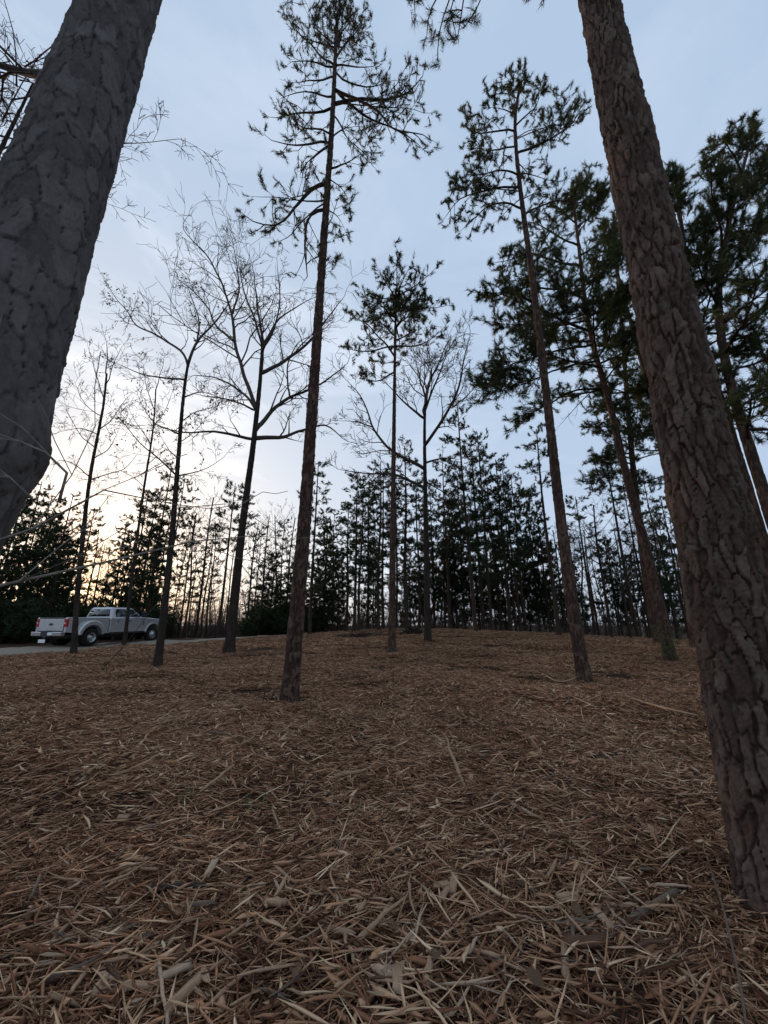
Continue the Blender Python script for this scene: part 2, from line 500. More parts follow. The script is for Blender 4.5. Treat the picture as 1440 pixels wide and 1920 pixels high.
FEET = []
def trunk_mesh(name, axis, radius, na, nz, mat, cell=(.055, .11), depth=.014, tilt=.5, seed=0, crack=.2, flare=.3, zpow=1.0, bulge=None, flake=.8, zs=None, plate_w=1.0, hf=1.0):
    """axis: polyline base->top in local coordinates; radius(t, z)"""
    tt = np.linspace(0, 1, nz) ** zpow
    q = resample(axis, 400)
    C = np.stack([np.interp(tt, np.linspace(0, 1, 400), q[:, k]) for k in range(3)], 1)
    s = np.concatenate([[0], np.cumsum(np.linalg.norm(np.diff(C, axis=0), axis=1))])
    if zs is not None:
        C = np.stack([np.interp(zs, s, C[:, k]) for k in range(3)], 1); s = np.asarray(zs, float); nz = len(s); tt = s / s[-1]
    r = radius(tt, s)
    th = np.arange(na) * 2 * np.pi / na
    nu = max(5, int(round(2 * math.pi * float(np.mean(r[:max(2, nz // 2)])) / cell[0])))
    U = np.broadcast_to(th[None] / (2 * np.pi) * nu, (nz, na)).copy(); S = np.broadcast_to(s[:, None], (nz, na))
    Vv = S / cell[1]
    ct, st = np.cos(th)[None] + 0 * S, np.sin(th)[None] + 0 * S
    wob = (vnoise(ct * 2.2 + 5 + S * 2.2, st * 2.2 + S * 2.7, seed) - .5)
    wob2 = (vnoise(ct * 6 + 5 + S * 9, st * 6 - S * 8, seed + 1) - .5)
    wobh = (vnoise(ct * 15 + 2 + S * 22, st * 15 - S * 19, seed + 6) - .5)
    U2 = U + wob * 1.0 + wob2 * .5 * hf + wobh * .28 * hf; V2 = Vv + (vnoise(ct * 5 + 9, st * 5 + S * 6, seed + 2) - .5) * .8 + U * .0
    F1, F2, idr, ou, ov, acr = voro(np.mod(U2, nu), V2, nu, seed)
    wob3 = vnoise(ct * 17 + 5 + S * 31, st * 17 - S * 27, seed + 8) - .5
    e = F2 - F1 + (wob2 * .14 + wob3 * .10) * hf
    # furrows up the stem are wide, the breaks across it thin
    cw = crack * (.35 + 1.1 * sstep(.35, .8, acr)) * (.35 + 1.6 * vnoise(ct * 2.5 + S * 3.3, st * 2.5 + S * 2.1, seed + 9) ** 1.3)
    plate = sstep(0.0, 1.0, e / cw)
    G1, G2, id2, o2, v2, _a = voro(np.mod(U2 * 2 + wob2, 2 * nu), V2 * 1.7, 2 * nu, seed + 50)
    # flakes: steps where thin scales have come away
    def terr(n, lv):
        f = n * lv; i = np.floor(f); return (i + sstep(0.0, .16, f - i)) / lv
    rc = float(np.mean(r)); cx, cy = ct * rc, st * rc
    f1 = vnoise((cx + cy * .6) * 16 + 11, S * 7 + (cy - cx) * 9, seed + 21) * .6 + vnoise((cx - cy * .7) * 34 + 5, S * 17 + (cy + cx) * 21, seed + 22) * .28 + vnoise(cx * 90 + S * 11, cy * 90 + S * 43, seed + 23) * .12
    scale_ = terr(f1 + .35 * id2, 7)
    h = depth * (plate_w * plate * (.55 + .5 * idr) + flake * (scale_ - .5) * (.35 + .65 * plate) + tilt * plate * (ov * (idr - .15) + ou * (id2 - .5) * .8))
    h = h + depth * .35 * wob2 + depth * .4 * (vnoise(cx * 150 + S * 30, cy * 150 + S * 90, seed + 24) - .5)
    h = h - .5 * depth
    fl = 1 + flare * np.exp(-S / .28) * (.75 + .5 * vnoise(ct * 1.6 + 3, st * 1.6 + 7, seed + 4))
    lump = 1 + .05 * (vnoise(ct * 1.2 + S * .8, st * 1.2 + S * .6, seed + 5) - .5)
    rr = r[:, None] * fl * lump + h
    if bulge is not None: rr = rr + bulge(S, th[None] + 0 * S)
    X = C[:, 0:1] + rr * ct; Y = C[:, 1:2] + rr * st; Z = C[:, 2:3] + 0 * rr
    V = np.stack([X, Y, Z], -1).reshape(-1, 3)
    i = np.arange(nz - 1)[:, None] * na; j = np.arange(na)[None]; k = (j + 1) % na
    F = np.stack([i + j, i + k, i + na + k, i + na + j], -1).reshape(-1, 4)
    me = mesh_np(name, V, [F], True, [mat])
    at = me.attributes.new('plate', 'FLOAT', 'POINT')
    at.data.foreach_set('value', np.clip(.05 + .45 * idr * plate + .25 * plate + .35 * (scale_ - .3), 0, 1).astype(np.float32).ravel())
    return me, C, s

def px_axis(pts, Y, base):
    """pixel polyline at one distance -> local coordinates about the base"""
    return np.array([P(x, y, Y) for x, y in pts]) - base

# ------------------------------------------------------------------ limbs
def wobble(q, rng, amp):
    n = len(q)
    w = rng.normal(size=(n, 3)) * amp
    for _ in range(2):
        w[1:-1] = (w[:-2] + w[1:-1] + w[2:]) / 3
    w[0] = 0
    return q + w

def unit(v): return v / (np.linalg.norm(v) + 1e-9)

def pine_limb(pts, r0, rng, dens=1.0, size=.13, k=14, w=.016, mat='needle', bare=0.0, fan=1.0, start=.3):
    """-> (wood MB, needle MB)"""
    W, T = MB(), []
    L = float(np.sum(np.linalg.norm(np.diff(np.asarray(pts), axis=0), axis=1)))
    n = max(6, int(L / .22))
    q = wobble(resample(pts, n), rng, .035 * min(1.5, L))
    W.tube(q, np.linspace(r0, max(.006, r0 * .22), n), 5 if r0 > .03 else 4)
    def twig(p, d, l, r, lev):
        m = max(2, int(l / .18)); a = p; dd = d
        for i in range(m):
            dd = unit(dd + rng.normal(size=3) * .22 + np.array([0, 0, .10]))
            b = a + dd * (l / m)
            W.line(a, b, r * (1 - .6 * i / m), r * (1 - .6 * (i + 1) / m))
            if lev < 2 and rng.random() < .75:
                sd = unit(dd * .6 + np.cross(dd, rng.normal(size=3)) * .9)
                twig(b, sd, l * rng.uniform(.3, .55), max(.005, r * .6), lev + 1)
            if rng.random() > bare and (lev >= 1 or i >= m * .45) and rng.random() < .5 * dens:
                T.append((*b, *unit(dd + np.array([0, 0, .25])), size * rng.uniform(.5, 1.15)))
            a = b
        if rng.random() > bare:
            T.append((*a, *unit(dd + np.array([0, 0, .3])), size * rng.uniform(.85, 1.25)))
    ns = int(max(3, L * 5.0 * dens))
    for i in range(ns):
        t_ = start + (1 - start) * (i + rng.random()) / ns
        j = min(n - 2, int(t_ * (n - 1))); p = q[j]
        tan = unit(q[j + 1] - q[j])
        side = unit(np.cross(tan, np.array([0, 0, 1.0]) + rng.normal(size=3) * .35)) * (1 if i % 2 else -1)
        d = unit(tan * rng.uniform(.4, 1.0) + side * rng.uniform(.5, 1.0) + np.array([0, 0, rng.uniform(-.15, .45)]))
        twig(p, d, fan * (.28 + .32 * L * (1 - t_) * rng.uniform(.5, 1.1) + .1 * rng.random()), max(.006, r0 * .3), 0)
    twig(q[-1], unit(q[-1] - q[-2]), .4 * fan, max(.006, r0 * .22), 0)
    B = MB(); B.tufts(T, rng, k, w)
    return W, B, len(T)

def add_limb(root, pts, r0, rng, wood='bark_far', mat='needle', **kw):
    W, B, n = pine_limb(pts, r0, rng, mat=mat, **kw)
    o = link('branch', W.mesh('branch', [M[wood]]), root)
    if n: link('needles', B.mesh('needles', [M[mat]]), o)
    return o

def bare_rec(W, p, d, l, r, lev, rng, up=.08, kids=(3, 5), rmin=.004, leaf=None):
    m = max(2, min(6, int(l / .16)))
    a = p; dd = d; node = []
    for i in range(m):
        dd = unit(dd + rng.normal(size=3) * .15 + np.array([0, 0, up]))
        b = a + dd * (l / m)
        r1 = max(rmin, r * (1 - .62 * (i + 1) / m)); r2 = max(rmin, r * (1 - .62 * i / m))
        W.line(a, b, r2, r1)
        node.append((b, dd, r1)); a = b
    if leaf is not None and lev <= 1 and rng.random() < leaf[1]:
        leaf[0].append(a)
    if lev <= 0: return
    for _ in range(rng.integers(*kids)):
        b, dn, rn = node[rng.integers(max(0, m // 4), m)]
        sd = unit(dn * rng.uniform(.5, 1.0) + unit(np.cross(dn, rng.normal(size=3))) * rng.uniform(.5, .95))
        bare_rec(W, b, sd, l * rng.uniform(.42, .68), max(rmin, rn * .7), lev - 1, rng, up, kids, rmin, leaf)

def bare_limb(pts, r0, rng, lev=3, kids=(3, 5), dens=1.0, up=.1, rmin=.006, start=.18, leaf=None, sub=.42):
    W = MB()
    L = float(np.sum(np.linalg.norm(np.diff(np.asarray(pts), axis=0), axis=1)))
    n = max(6, int(L / .25))
    q = wobble(resample(pts, n), rng, .028 * min(1.6, L))
    rr = np.linspace(r0, max(rmin, r0 * .2), n)
    W.tube(q, rr, 6)
    ns = max(3, int(L * 2.2 * dens))
    for i in range(ns):
        t_ = start + (1 - start) * (i + rng.random()) / ns
        j = min(n - 2, int(t_ * (n - 1)))
        tan = unit(q[j + 1] - q[j])
        d = unit(tan * rng.uniform(.5, 1.0) + unit(np.cross(tan, rng.normal(size=3))) * rng.uniform(.5, 1.0) + np.array([0, 0, .15]))
        bare_rec(W, q[j], d, max(.45, sub * L * (1.15 - t_) * rng.uniform(.5, 1.1)), max(rmin, rr[j] * .55), lev - 1, rng, up, kids, rmin, leaf)
    bare_rec(W, q[-1], unit(q[-1] - q[-2]), max(.5, L * .25), rr[-1], lev - 1, rng, up, kids, rmin, leaf)
    return W

# ------------------------------------------------------------------ the two near pines
def left_pine():
    rng = np.random.default_rng(11)
    bx, by = -1.54, 1.34
    base = np.array([bx, by, tz(bx, by) - .05])
    root = empty('pine_tree', base)
    tag(root, 'thick scaly grey pine trunk leaning in from the left edge, cut off by the frame', 'tree')
    top = 14.0
    axis = [(-.05, 0, 0), (-.02, 0, 2.5), (.025, 0, 7), (.04, .05, 11), (.05, .1, top)]
    def bulge(S, th):
        # a swollen canker collar at head height; the stem below it is thinner
        low = -.045 * (1 - sstep(1.55, 2.02, S))
        lip = .03 * np.exp(-((S - 2.06) / .13) ** 2) * (.4 + .9 * np.clip(np.cos(th - .3), 0, 1)) * (.6 + .8 * vnoise(np.cos(th) * 3 + 4, S * 9 + np.sin(th) * 3, 71))
        return low + lip
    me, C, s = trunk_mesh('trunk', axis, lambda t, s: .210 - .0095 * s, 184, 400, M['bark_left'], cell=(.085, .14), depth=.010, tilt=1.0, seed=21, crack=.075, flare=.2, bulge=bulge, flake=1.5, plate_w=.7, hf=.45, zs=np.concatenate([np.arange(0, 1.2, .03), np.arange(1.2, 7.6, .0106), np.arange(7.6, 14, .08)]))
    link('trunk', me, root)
    # dark living bough going left, seen at the top left corner
    Y = by + .1
    def limb(pts, r, **kw):
        add_limb(root, np.array([P(x, y, yy) for x, y, yy in pts]) - base, r, rng, wood='bark_far', **kw)
    limb([(130, 126, by - .05), (85, 133, by + .2), (40, 118, by + .35), (-30, 108, by + .5), (-120, 60, by + .7)], .034, bare=1.0, dens=.8)
    # crown far above the frame, gives shade and depth
    for i in range(9):
        z = 10.5 + i * .42; a = i * 2.4 + 3.4
        p0 = np.array([.05, .1, z]); L = 2.2 - .12 * i
        d = np.array([math.cos(a), math.sin(a), .25])
        if d[1] > .2 and d[0] > 0: d[0] = -d[0]
        add_limb(root, [p0, p0 + d * L * .5, p0 + d * L + np.array([0, 0, .2])], .035, rng, dens=.8, k=12, mat='needle')
    return root

def right_pine():
    rng = np.random.default_rng(12)
    bx, by = 1.93, 2.27
    base = np.array([bx, by, tz(bx, by) - .06])
    root = empty('pine_tree', base)
    tag(root, 'thick pine trunk with furrowed reddish plated bark at the right edge', 'tree')
    axis = [(0, 0, 0), (.055, 0, 2), (.15, .02, 5), (.26, .05, 8), (.32, .05, 11), (.34, .1, 14.5)]
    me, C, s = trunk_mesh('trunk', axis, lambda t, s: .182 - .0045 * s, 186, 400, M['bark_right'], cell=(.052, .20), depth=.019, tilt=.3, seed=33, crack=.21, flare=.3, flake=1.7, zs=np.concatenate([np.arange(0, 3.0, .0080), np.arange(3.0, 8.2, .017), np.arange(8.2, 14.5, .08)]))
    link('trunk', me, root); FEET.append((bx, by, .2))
    # drooping twigs with needle tufts at the top of the picture
    def limb(pts, r, **kw):
        add_limb(root, np.array([P(x, y, yy) for x, y, yy in pts]) - base, r, rng, wood='bark_far', **kw)
    p0 = np.array([.32, .05, 11.0])
    e1 = P(880, -40, 3.0) - base
    add_limb(root, [p0, p0 + (e1 - p0) * .4 + np.array([0, 0, .5]), e1 + np.array([0, 0, .4]), P(868, 30, 3.05) - base, P(845, 60, 3.05) - base], .03, rng, dens=.12, start=.9, k=26, w=.005, size=.11, fan=.4)
    for pts in ([(860, -60), (842, -10), (826, 30), (818, 70), (818, 100)], [(850, -50), (820, -15), (802, 20), (796, 55)], [(880, -60), (905, -10), (892, 15), (872, 38)], [(830, -60), (790, -30), (772, 5), (776, 28)], [(870, -70), (848, 10), (838, 45), (852, 62)]):
        limb([(x, y, 3.0 + .1 * i) for i, (x, y) in enumerate(pts)], .012, dens=.08, k=26, w=.0045, size=.10, fan=.28, start=.75, bare=.25)
    for i in range(9):
        z = 11.4 + i * .34; a = i * 2.4 + .4
        p0 = np.array([.33, .1, z]); L = 2.4 - .14 * i
        d = np.array([math.cos(a), math.sin(a), .3])
        add_limb(root, [p0, p0 + d * L * .5, p0 + d * L + np.array([0, 0, .2])], .035, rng, dens=.8, k=12)
    return root

# ------------------------------------------------------------------ main pines in the clearing
def main_pine(label, trunk_px, r_base, limbs, seed, na=48, nz=420, Y=None, k=12, w=.02, size=.14, mat='needle', cell=(.06, .12), depth=.015, rtop=.25, extra=None, dens=1.0, spread=.8, bare=.12, barkm='bark_pine', fan=1.0):
    rng = np.random.default_rng(seed)
    if Y is None:
        g = G(*trunk_px[0])
    else:
        g = P(*trunk_px[0], Y); g[2] = tz(g[0], g[1])
    Y = g[1]
    base = g - np.array([0, 0, .06])
    root = empty('pine_tree', base)
    tag(root, label, 'tree')
    ax = px_axis(trunk_px, Y, base); ax[0] = 0; FEET.append((base[0], base[1], r_base))
    H = ax[-1][2]
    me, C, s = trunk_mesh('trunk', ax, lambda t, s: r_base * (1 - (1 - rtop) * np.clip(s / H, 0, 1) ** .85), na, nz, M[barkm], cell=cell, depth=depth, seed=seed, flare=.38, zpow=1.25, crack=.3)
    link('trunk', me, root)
    q = resample(ax, 300)
    def at_z(z):
        i = int(np.argmin(np.abs(q[:, 2] - z))); return q[i]
    for lb in limbs:
        pts = lb[0]; r = lb[1]; kw = lb[2] if len(lb) > 2 else {}
        dz = kw.get('dy', rng.uniform(-spread, spread))
        n = len(pts)
        loc = [P(x, y, Y + dz * i / max(1, n - 1)) - base for i, (x, y) in enumerate(pts)]
        loc[0] = at_z(loc[0][2])
        add_limb(root, loc, r, rng, wood='bark_far', mat=mat, k=k, w=w, size=kw.get('size', size), dens=kw.get('dens', dens), bare=kw.get('bare', bare), fan=kw.get('fan', fan), start=kw.get('start', .25))
    for i in range(6):
        p0 = q[int(299 - i * 5)]; a = i * 2.4 + seed; L = .22 + .07 * i
        add_limb(root, [p0, p0 + np.array([math.cos(a) * L * .4, math.sin(a) * L * .4, L * .4]), p0 + np.array([math.cos(a) * L * .6, math.sin(a) * L * .6, L])], .014, rng, wood='bark_far', mat=mat, k=k, w=w, size=size, dens=dens, bare=bare, fan=.7)
    if extra:
        z0, z1, num, lmax, lmin, rise = extra
        for i in range(num):
            f = (i + rng.random() * .6) / num
            z = z0 + (z1 - z0) * f; a = i * 2.399 + seed
            L = (lmin + (lmax - lmin) * (1 - f) ** .8) * rng.uniform(.65, 1.1)
            p0 = at_z(z); d = np.array([math.cos(a), math.sin(a), 0])
            p1 = p0 + d * L * .5 + np.array([0, 0, L * .5 * (rise * (.2 + f) + rng.uniform(-.15, .1))])
            p2 = p0 + d * L + np.array([0, 0, L * (rise * (.35 + f) + rng.uniform(-.1, .2))])
            add_limb(root, [p0, p1, p2], max(.014, .016 * L + .01), rng, wood='bark_far', mat=mat, k=k, w=w, size=size, dens=dens, bare=bare, fan=fan)
    return root

left_pine(); right_pine()

main_pine('tall slender pine with sparse tufted crown, left of centre, reaching the top edge',
    [(541, 1323), (557, 1150), (573, 950), (590, 700), (605, 480), (621, 260), (627, 150), (630, 70), (632, 30)], .138,
    [([(631, 195), (668, 186), (713, 192), (755, 178), (792, 145)], .055, dict(dy=.5)),
     ([(632, 168), (680, 188), (713, 200), (737, 247), (790, 250)], .05, dict(dy=-.5)),
     ([(631, 165), (660, 195), (690, 222), (733, 238), (785, 270)], .045, dict(dy=.9)),
     ([(713, 192), (750, 200), (790, 210)], .02), ([(627, 260), (645, 247), (660, 233)], .03, dict(bare=1, dens=.4)),
     ([(623, 317), (645, 303), (672, 295)], .03, dict(bare=.4)), ([(627, 213), (640, 235), (653, 260), (675, 280), (698, 306)], .03),
     ([(620, 200), (590, 213), (555, 212), (522, 220)], .04), ([(618, 181), (590, 176), (562, 173), (528, 183)], .03, dict(bare=.8)),
     ([(613, 252), (585, 236), (553, 230)], .03), ([(612, 268), (575, 270), (540, 272), (506, 262)], .035),
     ([(610, 272), (590, 296), (570, 310), (563, 340)], .035, dict(bare=.6)),
     ([(607, 343), (585, 355), (568, 378), (545, 405), (520, 424), (476, 418)], .055, dict(dy=-.3, dens=.8)),
     ([(570, 374), (540, 378), (490, 372)], .025), ([(568, 380), (560, 420), (545, 445), (525, 452)], .02, dict(bare=.6)),
     ([(602, 392), (580, 405), (570, 425), (568, 467), (574, 490), (580, 522)], .045, dict(bare=.8, dens=.5)),
     ([(622, 335), (638, 350), (650, 370)], .02), ([(618, 392), (630, 402), (642, 418)], .02),
     ([(612, 122), (596, 100), (577, 77), (552, 50), (530, 26)], .035, dict(bare=.45)), ([(626, 112), (648, 82), (666, 64), (678, 36)], .035),
     ([(629, 122), (665, 126), (700, 122)], .03), ([(612, 125), (580, 115), (545, 112)], .03), ([(616, 145), (590, 150), (556, 152)], .03),
     ([(631, 133), (652, 158), (690, 165), (732, 146)], .03, dict(bare=.5)), ([(620, 105), (606, 66), (604, 26)], .03), ([(628, 100), (640, 62), (646, 24)], .03),
     ([(629, 80), (650, 50), (660, 26)], .025), ([(626, 84), (596, 56), (580, 34)], .025, dict(bare=.3)), ([(628, 90), (660, 75), (690, 60)], .025), ([(622, 90), (585, 75), (560, 70)], .025),
     ([(606, 430), (622, 420), (640, 372)], .015), ([(600, 520), (612, 500), (620, 490)], .012, dict(bare=.6)),
     ], seed=41, na=52, nz=430, mat='needle_sparse', size=.12, k=26, w=.0095, dens=.62, bare=.2, spread=1.2, cell=(.07, .15), depth=.022)

main_pine('tall pine right of centre with a sunlit left edge and one-sided crown',
    [(1098, 1283), (1071, 1130), (1046, 930), (1020, 700), (998, 520), (980, 390), (969, 300), (964, 230), (968, 190), (978, 152)], .140,
    [([(973, 288), (1000, 275), (1030, 262), (1065, 240), (1098, 200)], .045), ([(1030, 262), (1050, 225), (1052, 185)], .02),
     ([(964, 236), (990, 215), (1010, 198), (1014, 168)], .03), ([(964, 246), (930, 246), (895, 254), (874, 222)], .035),
     ([(968, 275), (935, 282), (905, 280), (886, 262)], .03), ([(976, 330), (945, 318), (920, 322), (872, 332)], .035),
     ([(983, 352), (935, 352), (893, 360), (862, 372), (836, 398)], .04), ([(988, 392), (955, 376), (915, 384), (893, 405), (872, 425)], .04),
     ([(893, 360), (880, 350), (858, 350)], .02), ([(992, 402), (1012, 387), (1045, 376), (1080, 374), (1114, 387)], .035, dict(bare=.7)),
     ([(978, 325), (1000, 330), (1028, 342)], .025, dict(bare=.3)), ([(972, 305), (985, 318), (1000, 350)], .02, dict(bare=.4)),
     ([(970, 170), (985, 160), (1000, 165)], .02), ([(968, 185), (945, 175), (925, 175)], .022), ([(966, 215), (940, 205), (918, 205)], .025), ([(975, 155), (960, 148), (945, 152)], .018),
     ([(966, 260), (990, 245), (1018, 240)], .02), ([(978, 370), (950, 395), (935, 410)], .02), ([(985, 375), (1005, 360), (1025, 355)], .018, dict(bare=.4)),
     ([(1013, 640), (1000, 632), (985, 636)], .015, dict(bare=1.0, dens=.3)),
     ], seed=42, na=46, nz=400, size=.14, k=26, w=.011, dens=1.1, bare=.08, spread=.9, cell=(.07, .15), depth=.02)

main_pine('straight pine with a rounded bushy crown in the centre of the clearing',
    [(735, 1226), (736, 1050), (738, 850), (740, 700), (741, 620), (742, 560)], .140,
    [([(738, 668), (720, 640), (700, 617), (672, 600), (655, 592)], .05), ([(737, 697), (712, 717), (690, 715), (672, 702)], .045, dict(dens=.9, start=.5)),
     ([(739, 650), (705, 655), (680, 660), (648, 652)], .045), ([(742, 648), (775, 648), (805, 638), (832, 615)], .045), ([(742, 640), (770, 625), (792, 590)], .04),
     ([(740, 676), (722, 682), (705, 676)], .03), ([(741, 630), (712, 602), (688, 580)], .04), ([(742, 615), (768, 592), (784, 572)], .04), ([(742, 605), (726, 582), (716, 566)], .035),
     ([(742, 595), (752, 572), (762, 560)], .03)],
    seed=43, na=32, nz=280, size=.17, k=24, w=.014, dens=.9, bare=.08, spread=1.4, extra=(14.0, 18.6, 15, 2.7, 1.2, .15), cell=(.07, .14), fan=1.0)

main_pine('dark broad-crowned pine leaning left behind the right-hand trunk',
    [(1259, 1243), (1215, 1040), (1176, 900), (1142, 750), (1110, 645), (1096, 560), (1086, 470), (1078, 400), (1070, 365)], .168,
    [([(1094, 622), (1060, 602), (1027, 587), (960, 545), (905, 548)], .07), ([(1100, 648), (1060, 655), (1027, 663), (960, 678), (905, 735)], .05, dict(bare=.3, start=.5)),
     ([(1108, 676), (1060, 685), (1027, 700), (965, 727), (895, 718)], .05, dict(bare=.3, start=.5)), ([(1121, 727), (1070, 732), (1013, 767), (962, 800)], .05, dict(bare=.3, start=.5)),
     ([(1120, 720), (1090, 750), (1050, 800)], .03, dict(bare=1, dens=.4)), ([(1122, 668), (1140, 645), (1144, 600), (1150, 560)], .05),
     ([(1088, 500), (1040, 490), (1000, 475), (935, 490)], .06), ([(1084, 460), (1040, 440), (1005, 420), (985, 415)], .05), ([(1090, 560), (1040, 540), (990, 535), (925, 555)], .06),
     ([(1092, 600), (1050, 610), (1000, 615), (925, 602)], .05), ([(1090, 540), (1130, 510), (1165, 480)], .05), ([(1080, 430), (1110, 400), (1130, 360)], .04), ([(1080, 420), (1050, 390), (1030, 372)], .04),
     ([(1086, 480), (1130, 450), (1160, 420)], .05), ([(1094, 590), (1130, 580), (1180, 560)], .05), ([(1076, 380), (1090, 355), (1100, 335)], .03), ([(1076, 385), (1120, 370), (1150, 350)], .035)],
    seed=44, Y=13.2, na=32, nz=280, size=.21, k=24, w=.015, dens=1.05, bare=.04, spread=2.2, mat='needle', extra=(9.8, 15.4, 20, 3.0, 1.3, .5), cell=(.07, .14), fan=1.1)

main_pine('dark pine whose trunk passes just behind the leaning broad-crowned pine',
    [(1234, 1199), (1210, 1080), (1192, 930), (1178, 780), (1168, 640), (1158, 520), (1150, 450)], .215,
    [([(1190, 905), (1225, 905), (1250, 900)], .05, dict(bare=.4)), ([(1186, 860), (1150, 850), (1105, 865)], .05), ([(1182, 815), (1140, 800), (1100, 802)], .05), ([(1186, 880), (1140, 890), (1090, 910)], .05),
     ([(1180, 770), (1140, 760), (1115, 770)], .05)],
    seed=45, Y=21, na=28, nz=200, size=.24, k=18, w=.021, dens=.8, bare=.05, spread=2.0, extra=(9.5, 19.5, 26, 3.2, 1.3, .35), cell=(.1, .2), depth=.02, fan=1.1)

main_pine('dark pine half hidden behind the reddish trunk at the right edge',
    [(1305, 1215), (1275, 1010), (1240, 820), (1207, 693), (1172, 567), (1150, 480), (1130, 430)], .195,
    [], seed=46, Y=18, na=24, nz=160, size=.24, k=18, w=.021, dens=.8, bare=.05, spread=2.0, extra=(8.0, 19.0, 22, 3.0, 1.2, .35), cell=(.1, .2), depth=.02, fan=1.1)

main_pine('left stem of the dense dark pine pair at the right edge',
    [(1492, 1225), (1440, 1046), (1393, 885), (1350, 745), (1313, 640), (1290, 520), (1275, 400), (1268, 345)], .175,
    [([(1330, 690), (1300, 640), (1260, 600)], .05), ([(1300, 560), (1270, 500), (1262, 440)], .05), ([(1290, 500), (1330, 470), (1380, 450)], .05), ([(1280, 430), (1262, 370), (1262, 320)], .04)],
    seed=47, Y=11.5, na=30, nz=240, size=.20, k=22, w=.014, dens=1.1, bare=.03, spread=1.8, mat='needle', extra=(7.5, 16.5, 26, 2.6, 1.1, .45), cell=(.08, .16), fan=1.1)

main_pine('right stem of the dense dark pine pair at the right edge',
    [(1530, 1240), (1470, 1046), (1425, 900), (1385, 780), (1352, 650), (1345, 540), (1370, 400), (1400, 290), (1412, 245)], .18,
    [([(1352, 650), (1400, 630), (1450, 620)], .05), ([(1360, 470), (1340, 400), (1330, 310)], .05), ([(1395, 330), (1380, 290), (1350, 260)], .045), ([(1390, 360), (1430, 330), (1470, 320)], .05), ([(1365, 440), (1410, 430), (1450, 440)], .05)],
    seed=48, Y=10.5, na=30, nz=240, size=.20, k=22, w=.014, dens=1.1, bare=.03, spread=1.8, mat='needle', extra=(6.5, 17.0, 28, 2.8, 1.2, .45), cell=(.08, .16), fan=1.1)

# ------------------------------------------------------------------ main bare trees
def main_bare(name, label, trunk_px, r_base, limbs, seed, Y=None, na=32, nz=200, rtop=.35, lev=3, kids=(3, 5), dens=1.0, spread=1.5, bark='bark_grey', leaf_p=0.0, leaf_size=.1, rmin=.007, sub=.42):
    rng = np.random.default_rng(seed)
    g = G(*trunk_px[0]) if Y is None else P(*trunk_px[0], Y)
    g[2] = tz(g[0], g[1]); Y = g[1]
    base = g - np.array([0, 0, .06])
    root = empty(name, base); tag(root, label, 'tree')
    ax = px_axis(trunk_px, Y, base); ax[0] = 0; FEET.append((base[0], base[1], r_base))
    H = ax[-1][2]
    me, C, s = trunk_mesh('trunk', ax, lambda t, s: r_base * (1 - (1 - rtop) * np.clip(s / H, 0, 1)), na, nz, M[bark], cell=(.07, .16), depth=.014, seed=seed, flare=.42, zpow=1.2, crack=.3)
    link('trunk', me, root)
    q = resample(ax, 300)
    lv = [] if leaf_p else None
    for lb in limbs:
        pts, r = lb[0], lb[1]; kw = lb[2] if len(lb) > 2 else {}
        dz = kw.get('dy', rng.uniform(-spread, spread)); n = len(pts)
        loc = [P(x, y, Y + dz * i / max(1, n - 1)) - base for i, (x, y) in enumerate(pts)]
        if kw.get('trunk', 1):
            loc[0] = q[int(np.argmin(np.abs(q[:, 2] - loc[0][2])))]
        W = bare_limb(loc, r, rng, kw.get('lev', lev), kids, kw.get('dens', dens), up=.05, rmin=rmin, leaf=(lv, leaf_p) if leaf_p else None, sub=kw.get('sub', sub))
        link('branch', W.mesh('branch', [M['twig']]), root)
    if lv:
        L = MB(); pts = np.array(lv)
        pts = np.repeat(pts, 3, 0) + rng.normal(size=(len(pts) * 3, 3)) * .09
        L.leaves(pts, rng, leaf_size); link('dead_leaves', L.mesh('dead_leaves', [M['dead_leaf']]), root)
    return root

main_bare('bare_tree', 'large bare spreading tree with dark trunk left of the tall sparse pine',
    [(429, 1227), (440, 1120), (455, 980), (475, 835), (481, 780), (488, 715), (492, 650)], .178,
    [([(478, 772), (460, 740), (433, 720), (400, 706), (353, 703)], .07), ([(479, 768), (455, 700), (440, 640), (437, 587), (417, 533), (387, 475), (350, 440)], .10),
     ([(490, 695), (493, 643), (484, 580), (475, 505)], .09), ([(490, 700), (530, 680), (580, 643), (612, 600), (642, 560)], .09),
     ([(483, 808), (510, 770), (543, 743), (593, 727), (648, 687)], .10), ([(480, 822), (530, 822), (567, 806), (613, 793), (642, 822)], .10),
     ([(474, 824), (440, 818), (400, 808), (350, 813), (300, 803)], .07), ([(482, 770), (440, 752), (400, 745), (360, 738)], .05),
     ([(493, 645), (520, 600), (563, 573), (586, 555)], .06), ([(492, 650), (478, 600), (455, 540), (445, 480)], .06), ([(440, 640), (410, 620), (380, 560), (330, 520)], .06, dict(trunk=0)),
     ([(437, 587), (450, 530), (440, 470), (430, 430)], .05, dict(trunk=0)), ([(492, 660), (515, 620), (525, 560), (520, 500)], .06), ([(543, 743), (535, 690), (560, 640), (600, 620)], .05, dict(trunk=0))],
    seed=51, lev=3, kids=(3, 5), dens=.95, sub=.36, spread=2.6, rmin=.008)

